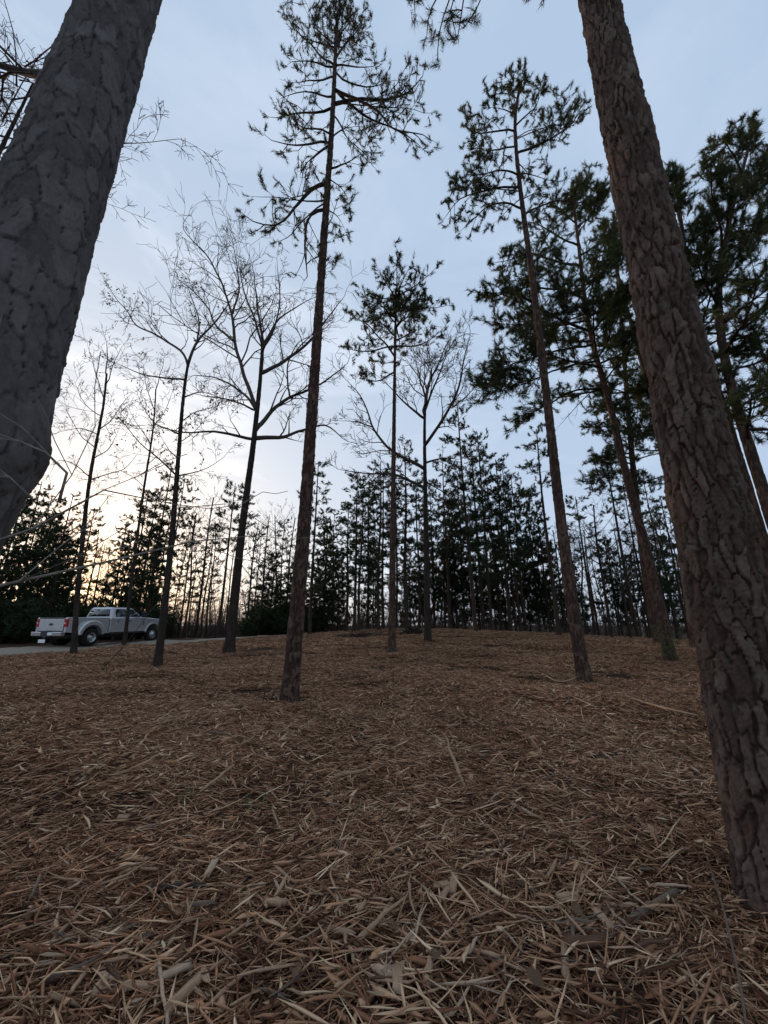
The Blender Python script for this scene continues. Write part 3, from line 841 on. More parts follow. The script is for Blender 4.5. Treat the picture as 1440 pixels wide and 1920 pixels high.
main_bare('bare_tree', 'slim bare tree with clinging dead leaves just right of the pickup',
    [(295, 1252), (311, 1120), (325, 980), (335, 850), (342, 760), (348, 705), (353, 680)], .108,
    [([(353, 684), (343, 657), (300, 630), (250, 608), (235, 580), (205, 545)], .05), ([(353, 684), (368, 645), (413, 592), (445, 540)], .055), ([(370, 643), (375, 600), (360, 560), (345, 520)], .035, dict(trunk=0)),
     ([(346, 712), (310, 708), (267, 703), (217, 683)], .04), ([(338, 815), (315, 805), (290, 800), (265, 760)], .035), ([(329, 892), (300, 860), (267, 837), (217, 777)], .035),
     ([(332, 893), (355, 888), (383, 880), (422, 860)], .03), ([(344, 745), (375, 735), (420, 745)], .03), ([(340, 790), (365, 770), (395, 765)], .025), ([(340, 830), (360, 815), (385, 790)], .02), ([(336, 860), (315, 845), (300, 815)], .02)],
    seed=52, lev=3, kids=(3, 6), dens=1.1, sub=.36, spread=1.2, leaf_p=.10, leaf_size=.11, rmin=.006)

main_bare('bare_tree', 'thin bare tree in front of the tailgate of the pickup',
    [(138, 1229), (146, 1100), (160, 960), (172, 870), (184, 815), (196, 750), (200, 700)], .098,
    [([(171, 900), (200, 890), (230, 880), (262, 850)], .03), ([(170, 895), (140, 870), (110, 860), (90, 880)], .03), ([(178, 840), (150, 815), (125, 770)], .025), ([(186, 805), (215, 780), (240, 740)], .025), ([(196, 750), (180, 700), (165, 650)], .025),
     ([(198, 720), (215, 680), (225, 650)], .025), ([(190, 780), (160, 760), (140, 720)], .025), ([(175, 860), (205, 840), (225, 800)], .025), ([(166, 930), (195, 925), (225, 935)], .02), ([(184, 815), (150, 800), (115, 810)], .025), ([(200, 705), (202, 670), (195, 630)], .03)],
    seed=53, lev=3, kids=(3, 5), dens=.9, spread=1.6, leaf_p=.035, rmin=.007)

main_bare('bare_tree', 'thin bare tree in front of the cab doors of the pickup',
    [(233, 1212), (243, 1120), (258, 1000), (272, 900), (284, 830), (290, 780), (292, 730)], .088,
    [([(284, 835), (262, 800), (240, 770)], .03), ([(288, 800), (310, 770), (325, 730)], .03), ([(278, 870), (300, 850), (320, 840)], .025), ([(270, 915), (245, 890), (220, 880)], .025), ([(290, 770), (275, 730), (270, 690)], .03), ([(292, 740), (300, 700), (310, 670)], .03), ([(262, 970), (285, 945), (310, 935)], .02)],
    seed=54, lev=3, kids=(3, 5), dens=.9, spread=1.6, leaf_p=.05, rmin=.008, na=20)

main_bare('bare_tree', 'forked bare tree beside the brush heap, right of the central pine',
    [(802, 1204), (800, 1080), (798, 950), (796, 850), (796, 780), (798, 740)], .150,
    [([(797, 778), (800, 725), (822, 680), (843, 632)], .09), ([(798, 770), (815, 722), (832, 677), (850, 640)], .07), ([(800, 835), (825, 795), (847, 767), (863, 717), (878, 640)], .09), ([(847, 765), (872, 745), (897, 720)], .05, dict(trunk=0)),
     ([(796, 785), (770, 765), (747, 743), (720, 715)], .07), ([(797, 880), (770, 863), (727, 843), (697, 800), (685, 760), (660, 722)], .09), ([(796, 915), (747, 890), (693, 887), (645, 884)], .08), ([(799, 868), (830, 858), (860, 860)], .06),
     ([(798, 745), (785, 700), (775, 660)], .06), ([(799, 900), (835, 925), (850, 940)], .04), ([(697, 800), (670, 790), (640, 790)], .04, dict(trunk=0)), ([(797, 760), (812, 700), (800, 650)], .05)],
    seed=55, lev=3, kids=(3, 6), dens=.9, spread=2.6, rmin=.010, na=24)

def overhead_bare():
    rng = np.random.default_rng(57)
    x, y = -8.3, 5.4
    base = np.array([x, y, tz(x, y) - .05])
    root = empty('bare_tree', base); tag(root, 'bare tree with fine drooping twigs behind the big left trunk, top left corner', 'tree')
    ax = [(0, 0, 0), (.1, 0, 4), (.3, .1, 8), (.5, .2, 13)]
    me, C, s = trunk_mesh('trunk', ax, lambda t, s: .10 - .0065 * s, 24, 120, M['bark_grey'], cell=(.07, .16), depth=.01, seed=57, flare=.3)
    link('trunk', me, root)
    spots = []
    for i in range(20):
        z = 9.4 + i * .22; a = i * 2.399 + .5
        p0 = np.array([.3, .1, z]); d = np.array([math.cos(a), math.sin(a) * .8, 0]); L = rng.uniform(1.3, 2.3) * (1.15 - .02 * i)
        spots.append([p0, p0 + d * L * .4 + np.array([0, 0, L * .4]), p0 + d * L * .9 + np.array([0, 0, L * .45])])
    e = P(335, 262, 5.6) - base; p0 = np.array([.3, .1, e[2] - 1.2])
    spots.append([p0, p0 * .4 + e * .6 + np.array([0, 0, .35]), e])
    for sp in spots:
        W = bare_limb(sp, .017, rng, 3, (3, 6), 1.1, up=-.05, rmin=.0045)
        link('branch', W.mesh('branch', [M['twig']]), root)
overhead_bare()

def near_sapling():
    rng = np.random.default_rng(58)
    x, y = -2.15, 1.05
    base = np.array([x, y, tz(x, y) - .05])
    root = empty('bare_sapling', base); tag(root, 'bare sapling reaching pale thin limbs in from the left edge, before the pickup', 'tree')
    W = MB(); W.tube(resample([(0, 0, 0), (.04, .05, .8), (.05, .05, 1.6), (.1, .1, 2.8)], 24), np.linspace(.026, .008, 24), 8)
    link('trunk', W.mesh('trunk', [M['pale_limb']], True), root)
    def limb(pts, r, dens, lev=1, sub=.2):
        loc = [P(a, b, c) - base for a, b, c in pts]
        W = bare_limb(loc, r, rng, lev, (1, 3), dens, rmin=.0018, sub=sub, start=.3)
        link('branch', W.mesh('branch', [M['pale_limb']], True), root)
    t0 = base + np.array([.04, .05, .75])
    limb([(-460, 1165, 1.1), (-150, 1110, 1.2), (0, 1089, 1.3), (180, 1056, 1.45), (300, 1032, 1.6), (365, 1013, 1.7), (420, 1018, 1.78), (490, 1010, 1.85)], .0085, .5, 2, .16)
    limb([(-440, 1120, 1.1), (-120, 1045, 1.12), (20, 993, 1.14), (67, 970, 1.15), (110, 942, 1.16), (140, 912, 1.17), (166, 896, 1.18), (250, 905, 1.3), (320, 925, 1.4)], .007, .7, 2, .16)
    limb([(110, 943, 1.16), (127, 905, 1.155), (122, 886, 1.14), (108, 872, 1.12), (60, 842, 1.10), (0, 810, 1.08), (-60, 780, 1.05)], .0045, .5, 1, .15)
    limb([(60, 935, 1.13), (30, 905, 1.1), (0, 884, 1.08), (-60, 850, 1.0)], .003, .3, 1, .1)
near_sapling()

# ------------------------------------------------------------------ trees of the wood behind: a few kinds, each built once
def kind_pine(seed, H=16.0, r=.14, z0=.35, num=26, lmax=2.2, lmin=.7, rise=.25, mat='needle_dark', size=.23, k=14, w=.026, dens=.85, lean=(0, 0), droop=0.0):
    rng = np.random.default_rng(seed)
    ax = np.array([(0, 0, 0), (lean[0] * .2, lean[1] * .2, H * .3), (lean[0] * .6, lean[1] * .6, H * .65), (lean[0], lean[1], H)], float)
    ax[1:3, :2] += rng.normal(size=(2, 2)) * .08
    me, C, s = trunk_mesh('trunk', ax, lambda t, s: r * (1 - .8 * np.clip(s / H, 0, 1)), 12, 60, M['bark_far'], cell=(.12, .3), depth=.012, seed=seed, flare=.3)
    q = resample(ax, 200); Cr = MB()
    for i in range(num):
        f = (i + rng.random() * .7) / num
        z = H * (z0 + (1 - z0) * f * .98)
        p0 = q[int(np.argmin(np.abs(q[:, 2] - z)))]; a = i * 2.399 + rng.random()
        L = (lmin + (lmax - lmin) * (1 - f) ** .75) * rng.uniform(.55, 1.15) * (1 if f > .12 else .75)
        d = np.array([math.cos(a), math.sin(a), 0])
        W, B, n = pine_limb([p0, p0 + d * L * .5 + np.array([0, 0, L * (rise * f - droop)]), p0 + d * L + np.array([0, 0, L * (rise * 1.6 * f - droop * 1.4) + .1])], max(.012, .018 * L), rng, dens=dens, size=size, k=k, w=w, bare=.05)
        Cr.merge(W, 0)
        if n: Cr.merge(B, 1)
    for i in range(int(num * .35)):      # dead lower branches
        z = H * z0 * rng.uniform(.3, 1.0); p0 = q[int(np.argmin(np.abs(q[:, 2] - z)))]; a = rng.uniform(0, 6.28); L = rng.uniform(.4, 1.3)
        d = np.array([math.cos(a), math.sin(a), rng.uniform(-.2, .3)]); p1 = p0 + d * L * .5; p2 = p0 + d * L + rng.normal(size=3) * .12
        Cr.line(p0, p1, .014, .010); Cr.line(p1, p2, .010, .006)
    return H, [('trunk', me), ('crown', Cr.mesh('crown', [M['bark_far'], M[mat]]))]

def kind_bare(seed, H=13.0, r=.11, num=14, lean=(0, 0), lev=3, leaf=0.0, z0=.3, sub=.4, lmul=1.0):
    rng = np.random.default_rng(seed)
    ax = np.array([(0, 0, 0), (lean[0] * .2, lean[1] * .2, H * .3), (lean[0] * .55, lean[1] * .55, H * .6), (lean[0], lean[1], H * .85)], float)
    ax[1:3, :2] += rng.normal(size=(2, 2)) * .15
    me, C, s = trunk_mesh('trunk', ax, lambda t, s: r * (1 - .75 * np.clip(s / H, 0, 1)), 10, 60, M['bark_grey'], cell=(.12, .3), depth=.008, seed=seed, flare=.3)
    q = resample(ax, 200); Cr = MB(); lv = []
    for i in range(num):
        f = (i + rng.random()) / num; z = H * (z0 + (.84 - z0) * f)
        p0 = q[int(np.argmin(np.abs(q[:, 2] - z)))]; a = i * 2.399 + rng.random(); L = H * (.12 + .13 * (1 - f)) * rng.uniform(.6, 1.2) * lmul
        d = np.array([math.cos(a), math.sin(a), 0]); u = rng.uniform(.6, 1.3)
        W = bare_limb([p0, p0 + d * L * .45 + np.array([0, 0, L * .4 * u]), p0 + d * L * .8 + np.array([0, 0, L * u])], max(.014, r * .32 * (1.2 - f)), rng, lev, (2, 4), .7, rmin=.009, leaf=(lv, leaf) if leaf else None, sub=sub)
        Cr.merge(W, 0)
    mats = [M['twig'], M['dead_leaf']]
    if lv:
        B = MB(); pts = np.repeat(np.array(lv), 3, 0); B.leaves(pts + rng.normal(size=pts.shape) * .1, rng, .13); Cr.merge(B, 1)
    return H, [('trunk', me), ('crown', Cr.mesh('crown', mats))]

def kind_cedar(seed, H=9.0, r=.10, num=46, lmax=1.7, z0=.1):
    rng = np.random.default_rng(seed)
    me, C, s = trunk_mesh('trunk', [(0, 0, 0), (.05, .02, H * .5), (0, 0, H)], lambda t, s: r * (1 - .85 * np.clip(s / H, 0, 1)), 10, 40, M['bark_far'], cell=(.12, .3), depth=.008, seed=seed, flare=.3)
    Cr = MB()
    for i in range(num):
        f = (i + rng.random()) / num; z = H * (z0 + (1 - z0) * f)
        a = i * 2.399 + rng.random(); L = (.25 + lmax * (1 - f) ** .7 * (.55 + .45 * min(1, f * 6))) * rng.uniform(.55, 1.2)
        d = np.array([math.cos(a), math.sin(a), 0]); p0 = np.array([0, 0, z])
        W, B, n = pine_limb([p0, p0 + d * L * .5 + np.array([0, 0, L * .22]), p0 + d * L + np.array([0, 0, L * .35])], .016, rng, dens=1.2, size=.2, k=10, w=.036, bare=0, start=.15)
        Cr.merge(W, 0)
        if n: Cr.merge(B, 1)
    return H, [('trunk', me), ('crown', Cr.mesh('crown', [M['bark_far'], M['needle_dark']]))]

KINDS = {
    'pineA': kind_pine(101, 16, .15, .42, 24, 2.3, .7, .3), 'pineB': kind_pine(102, 16, .13, .30, 30, 2.0, .6, .2, lean=(.3, 0)), 'pineC': kind_pine(103, 16, .14, .52, 18, 2.2, .8, .35, mat='needle'),
    'pineD': kind_pine(104, 15, .12, .22, 34, 1.9, .5, .15, droop=.08), 'pineE': kind_pine(105, 17, .15, .66, 13, 1.9, .7, .4, mat='needle', lean=(-.3, .2)),
    'cedarA': kind_cedar(111, 9), 'cedarB': kind_cedar(112, 8, .09, 40, 1.9, .05),
    'bareA': kind_bare(121, 13), 'bareB': kind_bare(122, 13, .10, 12, (.7, 0)), 'bareC': kind_bare(123, 12, .09, 14, (-.5, .2), leaf=.02), 'bareD': kind_bare(124, 14, .12, 11, (.2, .2), z0=.4),
    'bareE': kind_bare(125, 10, .06, 12, (.4, 0), 3, .03, .2),
}
NAME = {'pine': 'pine_tree', 'ceda': 'evergreen_tree', 'bare': 'bare_tree'}
def place(kind, px, Y, top_py, label, group, rot=None, wide=1.0):
    H, parts = KINDS[kind]
    x = P(px, 1180, Y)[0]; z = tz(x, Y)
    h = max(2.0, P(px, top_py, Y)[2] - z)
    s = h / H
    root = empty(NAME[kind[:4]], (x, Y, z - .05), rot if rot is not None else (px * 1.7) % 6.28)
    sw = .45 * s + .55 if not wide == 0 else s
    root.scale = (sw * wide, sw * wide, s)
    tag(root, label, 'tree', group)
    for n, me in parts:
        link(n, me, root)
    return root

ORD = ['first', 'second', 'third', 'fourth', 'fifth', 'sixth', 'seventh', 'eighth', 'ninth', 'tenth', 'eleventh', 'twelfth', 'thirteenth', 'fourteenth', 'fifteenth', 'sixteenth', 'seventeenth', 'eighteenth', 'nineteenth', 'twentieth',
       'twenty-first', 'twenty-second', 'twenty-third', 'twenty-fourth', 'twenty-fifth', 'twenty-sixth', 'twenty-seventh', 'twenty-eighth', 'twenty-ninth', 'thirtieth', 'thirty-first', 'thirty-second', 'thirty-third', 'thirty-fourth', 'thirty-fifth', 'thirty-sixth', 'thirty-seventh', 'thirty-eighth', 'thirty-ninth', 'fortieth', 'forty-first', 'forty-second', 'forty-third', 'forty-fourth', 'forty-fifth', 'forty-sixth']
grove = [(581, 25, 865, 'pineD'), (606, 37, 985, 'cedarA'), (623, 34, 965, 'pineB'), (648, 33, 940, 'pineA'), (664, 26, 885, 'pineD'), (673, 31, 900, 'pineB'), (689, 36, 900, 'pineA'), (710, 26.5, 862, 'pineB'), (718, 33, 880, 'pineD'),
         (742, 38, 900, 'pineB'), (764, 27, 835, 'pineA'), (786, 33, 905, 'pineB'), (815, 39, 900, 'pineD'), (835, 35, 930, 'pineB'), (844, 33, 865, 'pineA'), (857, 36, 940, 'cedarA'), (873, 37, 890, 'pineD'), (892, 25, 758, 'pineB'),
         (907, 33, 840, 'pineA'), (922, 28, 810, 'pineD'), (940, 38, 890, 'pineB'), (957, 29, 860, 'pineA'), (967, 36, 910, 'pineD'), (977, 31, 880, 'pineB'), (986, 34, 900, 'pineA'), (1012, 38, 920, 'cedarB'), (1032, 36, 945, 'pineD'), (632, 43, 1040, 'cedarB'), (700, 45, 1030, 'cedarA'), (770, 44, 1010, 'cedarB'), (805, 42, 1000, 'cedarA'), (850, 44, 1010, 'cedarB'), (900, 42, 990, 'cedarB'), (930, 45, 1020, 'cedarA'), (950, 41, 1000, 'cedarB'), (995, 43, 1010, 'cedarA'), (1046, 44, 1030, 'cedarB')]
LOOK = {'pineA': 'slender pine', 'pineB': 'slim tall pine', 'pineC': 'flat-topped pine', 'pineD': 'leafy low-branched pine', 'pineE': 'small-crowned pine', 'cedarA': 'short dense evergreen', 'cedarB': 'bushy dark evergreen',
        'bareA': 'thin bare tree', 'bareB': 'leaning bare tree', 'bareC': 'slight bare tree', 'bareD': 'tall bare tree', 'bareE': 'spindly bare tree'}
for i, (px, Y, tp, k_) in enumerate(sorted(grove)):
    place(k_, px, Y, tp, LOOK[k_] + ' in the dark grove behind the clearing, ' + ORD[i] + ' from the left', 'trees of the grove behind the clearing')
place('pineE', 1047, 26, 808, 'thin pine with a small separate crown left of the pine with sunlit edge', 'trees of the right skyline', 2.2)
right = [(1075, 34, 990, 'bareC'), (1100, 26, 985, 'bareB'), (1122, 36, 960, 'bareA'), (1145, 25, 905, 'bareD'), (1166, 40, 985, 'bareA'), (1181, 27, 960, 'bareC'), (1194, 28, 850, 'pineE'), (1212, 36, 960, 'bareB'), (1242, 40, 930, 'bareA'), (1268, 33, 905, 'bareD'),
         (1300, 37, 930, 'bareC'), (1425, 30, 900, 'bareA'), (1090, 44, 970, 'bareD'), (1135, 46, 990, 'bareB'), (1225, 46, 960, 'bareC'), (1115, 31, 930, 'pineC'), (1218, 30, 905, 'pineD'), (1256, 36, 900, 'pineB'), (1160, 37, 1010, 'cedarA'), (1290, 30, 930, 'pineD'), (1060, 40, 960, 'bareA'), (1085, 46, 1050, 'cedarB'), (1200, 44, 1040, 'cedarA'), (1270, 42, 1010, 'cedarB'), (1176, 48, 1000, 'bareD')]
for i, (px, Y, tp, k_) in enumerate(sorted(right)):
    place(k_, px, Y, tp, LOOK[k_] + ' on the open skyline at the right, ' + ORD[i] + ' from the left', 'trees of the right skyline')
leftw = [(-75, 24, 900, 'pineD'), (-25, 27, 930, 'cedarB'), (18, 30, 955, 'pineD'), (52, 34, 965, 'cedarA'), (84, 29, 930, 'pineB'), (112, 36, 985, 'pineA'), (128, 31, 950, 'pineD'), (205, 36, 975, 'pineB'), (232, 32, 925, 'pineA'), (252, 29, 915, 'pineD'), (272, 31, 872, 'pineC'),
         (296, 35, 895, 'pineB'), (322, 38, 930, 'bareE'), (345, 33, 920, 'bareB'), (368, 36, 890, 'bareA'), (388, 40, 940, 'bareC'), (410, 33, 905, 'pineC'), (440, 36, 915, 'pineE'), (462, 40, 950, 'bareD'), (486, 34, 940, 'bareA'), (512, 38, 930, 'bareB'), (535, 42, 935, 'bareD'), (505, 36, 1040, 'cedarB'), (552, 35, 1050, 'cedarA'), (597, 33, 1085, 'cedarB'),
         (165, 42, 990, 'bareA'), (185, 38, 1000, 'bareC'), (35, 40, 930, 'pineA'), (150, 46, 960, 'bareD'), (5, 34, 900, 'pineB'), (70, 38, 985, 'cedarA'), (215, 28, 1010, 'cedarB'), (100, 33, 1010, 'cedarB'), (285, 40, 960, 'pineD'), (-50, 33, 940, 'pineA'), (262, 37, 985, 'cedarA'), (336, 42, 965, 'pineD'), (378, 44, 985, 'pineB'), (424, 43, 990, 'bareA'), (474, 44, 985, 'pineD'), (520, 44, 975, 'pineB'), (355, 46, 990, 'bareC')]
for i, (px, Y, tp, k_) in enumerate(sorted(leftw)):
    place(k_, px, Y, tp, LOOK[k_] + ' in the wood behind the pickup and lane, ' + ORD[i] + ' from the left', 'trees of the wood behind the lane')

# low evergreen shrubs behind the pickup and lane
def kind_shrub(seed):
    rng = np.random.default_rng(seed); W = MB(); B = MB(); T = []
    for i in range(26):
        a = rng.uniform(0, 6.28); L = rng.uniform(1.4, 2.8); el = rng.uniform(.5, 1.45)
        p = np.array([math.cos(a) * .15, math.sin(a) * .15, 0]); d = np.array([math.cos(a) * math.cos(el), math.sin(a) * math.cos(el), math.sin(el)])
        n = 7
        for j in range(n):
            d = unit(d + rng.normal(size=3) * .15); b = p + d * L / n; W.line(p, b, .02 * (1 - j / n) + .004, .02 * (1 - (j + 1) / n) + .004)
            for _ in range(6):
                T.append((*(b + rng.normal(size=3) * .2), *unit(d + rng.normal(size=3) * .6), .26)); 
            p = b
    B.tufts(T, rng, 12, .045)
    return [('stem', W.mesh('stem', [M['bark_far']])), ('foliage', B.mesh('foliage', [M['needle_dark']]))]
SHR = [kind_shrub(131), kind_shrub(132)]
shr = [(-30, 25, 1.15), (15, 27, 1.2), (55, 26, 1.0), (92, 29, 1.35), (130, 31, 1.2), (172, 33, 1.1), (212, 34, 1.3), (250, 33, 1.3), (285, 36, 1.1), (490, 35, 1.0), (525, 36, 1.3), (560, 34.5, 1.1), (592, 35, .9), (150, 36, 1.2), (230, 37, 1.4)]
for i, (px, Y, s_) in enumerate(sorted(shr)):
    x = P(px, 1180, Y)[0]
    r_ = empty('evergreen_shrub', (x, Y, tz(x, Y) - .05), px * .7); r_.scale = (s_ * 1.1, s_ * 1.1, s_)
    tag(r_, 'dark evergreen shrub at the foot of the wood beyond the lane, ' + ORD[i] + ' from the left', 'shrub', 'evergreen shrubs along the lane')
    for n, me in SHR[i % 2]: link(n, me, r_)
x_, y_ = P(1246, 1200, 12.95)[0], 12.95
r_ = empty('evergreen_shrub', (x_, y_, tz(x_, y_) - .03))
tag(r_, 'small sparse green sprig hugging the foot of the leaning broad-crowned pine', 'shrub')
rng_ = np.random.default_rng(133); W_ = MB(); B_ = MB(); T_ = []
for i in range(9):
    p = np.array([rng_.normal() * .08, rng_.normal() * .05, 0]); d = unit(np.array([rng_.normal() * .22 - .12, rng_.normal() * .15, 1])); L = rng_.uniform(.7, 1.5)
    for j in range(6):
        d = unit(d + rng_.normal(size=3) * .12); b = p + d * L / 6; W_.line(p, b, .006, .004)
        if j > 0:
            for _ in range(2): T_.append((*(b + rng_.normal(size=3) * .05), *unit(d + rng_.normal(size=3) * .5), .10))
        p = b
B_.tufts(T_, rng_, 9, .014)
link('stem', W_.mesh('stem', [M['twig']]), r_); link('foliage', B_.mesh('foliage', [M['sprig']]), r_)

# brown brush and the far wood: one mass each
def undergrowth():
    rng = np.random.default_rng(141); W = MB()
    for i in range(1900):
        px = rng.uniform(270, 1440) if i < 1200 else rng.uniform(280, 530); Y = rng.uniform(33, 50)
        if px < 620: Y = rng.uniform(36, 50)
        x = P(px, 1180, Y)[0]; p = np.array([x, Y, tz(x, Y) - .05]); h = rng.uniform(.6, 3.4) * (1.25 if px < 560 else .8)
        d = unit(np.array([rng.normal() * .15, rng.normal() * .15, 1])); r = rng.uniform(.008, .022); n = 4
        for j in range(n):
            d = unit(d + rng.normal(size=3) * .14); b = p + d * h / n; W.line(p, b, r * (1 - j * .2), r * (1 - (j + 1) * .2))
            for _ in range(2):
                e = unit(d + rng.normal(size=3) * .7); b2 = b + e * h * rng.uniform(.12, .3); W.line(b, b2, r * .5, r * .25)
                W.line(b2, b2 + unit(e + rng.normal(size=3) * .5) * h * .12, r * .3, r * .2)
            p = b
    tag(link('undergrowth', W.mesh('undergrowth', [M['twig']])), 'brown leafless brush between the trunks along the back of the clearing', 'brush', kind='stuff')
undergrowth()

def distant_wood():
    rng = np.random.default_rng(142); W = MB()
    for i in range(400):
        a = rng.uniform(-1.0, 1.0); Y = rng.uniform(52, 125); x = math.tan(a * .85) * Y
        p = np.array([x, Y, tz(x, Y) - .1]); h = rng.uniform(7, 13) * (1.0 if x < -10 else .85)
        r = rng.uniform(.06, .16); d = unit(np.array([rng.normal() * .04, rng.normal() * .04, 1])); n = 7
        for j in range(n):
            d = unit(d + rng.normal(size=3) * .05); b = p + d * h / n; W.line(p, b, r * (1 - j / n) + .015, r * (1 - (j + 1) / n) + .012)
            if j > 1:
                for _ in range(4):
                    e = unit(d * .8 + rng.normal(size=3) * .6); L = h * rng.uniform(.08, .2); b2 = p + (b - p) * rng.random() + e * L; W.line(p + (b - p) * .5, b2, .03, .018)
                    for _ in range(2):
                        e2 = unit(e + rng.normal(size=3) * .6); W.line(b2 - e * L * .3, b2 + e2 * L * .6, .018, .012)
            p = b
    for i in range(420):
        a = rng.uniform(-1.0, 1.0); Y = rng.uniform(52, 130); x = math.tan(a * .85) * Y; p0 = np.array([x, Y, tz(x, Y) - .1]); h = rng.uniform(2.5, 6)
        for j in range(9):
            d = unit(np.array([rng.normal() * .3, rng.normal() * .3, 1])); b = p0 + d * h * rng.uniform(.5, 1); W.line(p0 + rng.normal(size=3) * .3 * np.array([1, 1, 0]), b, .05, .03)
            for _ in range(2): W.line(p0 + (b - p0) * rng.uniform(.4, .9), b + rng.normal(size=3) * h * .16, .03, .02)
    tag(link('distant_wood', W.mesh('distant_wood', [M['twig']])), 'far leafless wood seen between the trunks beyond the clearing', 'wood', kind='stuff')
distant_wood()

# ------------------------------------------------------------------ pickup truck
def paint(name, c, rough=.35, metal=.0, **kw):
    t = NT(name); return t.set(Base_Color=c, Roughness=rough, Metallic=metal, **kw)
t = NT('silver_paint'); n_ = t.noise(3, t.obj((1, 1, 2)), 4)
M['silver'] = t.set(Base_Color=t.ramp(n_, [(.3, (.52, .52, .53)), (.7, (.60, .60, .61))]), Roughness=.26, Metallic=.6, Coat_Weight=.5)
M['glass'] = paint('car_glass', (.012, .014, .016), .05, 0, Coat_Weight=1.0)
t = NT('tyre_rubber'); n_ = t.noise(40, t.obj(), 3); t.bump(n_, .4, .01)
M['tyre'] = t.set(Base_Color=(.018, .017, .016), Roughness=.85)
M['rim'] = paint('rim_metal', (.45, .45, .46), .3, .8)
M['trim'] = paint('black_trim', (.015, .015, .016), .5)
M['chrome'] = paint('dull_chrome', (.55, .55, .56), .22, .9)
M['red_lens'] = paint('red_lens', (.35, .012, .012), .15, 0, Coat_Weight=1.0)
M['clear_lens'] = paint('clear_lens', (.6, .6, .6), .1, .2)
M['plate_white'] = paint('plate_white', (.75, .75, .74), .45)

import bmesh
def poly_prism(poly, axis, a0, a1, bevel=0.0, name='panel', mat=None):
    """polygon in a plane, pushed out along an axis ('y': poly is x,z; 'x': poly is y,z; 'z': poly is x,y)"""
    bm = bmesh.new()
    def mk(p, a):
        return {'y': (p[0], a, p[1]), 'x': (a, p[0], p[1]), 'z': (p[0], p[1], a)}[axis]
    v0 = [bm.verts.new(mk(p, a0)) for p in poly]; v1 = [bm.verts.new(mk(p, a1)) for p in poly]
    bm.faces.new(v0); bm.faces.new(v1[::-1])
    n = len(poly)
    for i in range(n):
        bm.faces.new([v0[(i + 1) % n], v0[i], v1[i], v1[(i + 1) % n]])
    bmesh.ops.recalc_face_normals(bm, faces=bm.faces)
    if bevel:
        es = [e for e in bm.edges if e.calc_face_angle(0) > .5]
        bmesh.ops.bevel(bm, geom=es, offset=bevel, segments=2, affect='EDGES', profile=.5)
    me = bpy.data.meshes.new(name); bm.to_mesh(me); bm.free()
    me.materials.append(mat)
    return me

def lathe_y(prof, n=28, mat=None, name='wheel'):
    """profile (r, y) turned round the y axis"""
    prof = np.array(prof, float); m = len(prof); th = np.arange(n) * 2 * np.pi / n
    V = np.stack([prof[:, None, 0] * np.cos(th), prof[:, None, 1] + 0 * th, prof[:, None, 0] * np.sin(th)], -1).reshape(-1, 3)
    i = np.arange(m - 1)[:, None] * n; j = np.arange(n)[None]; k = (j + 1) % n
    F = np.stack([i + j, i + n + j, i + n + k, i + k], -1).reshape(-1, 4)
    return mesh_np(name, V, [F], True, [mat])

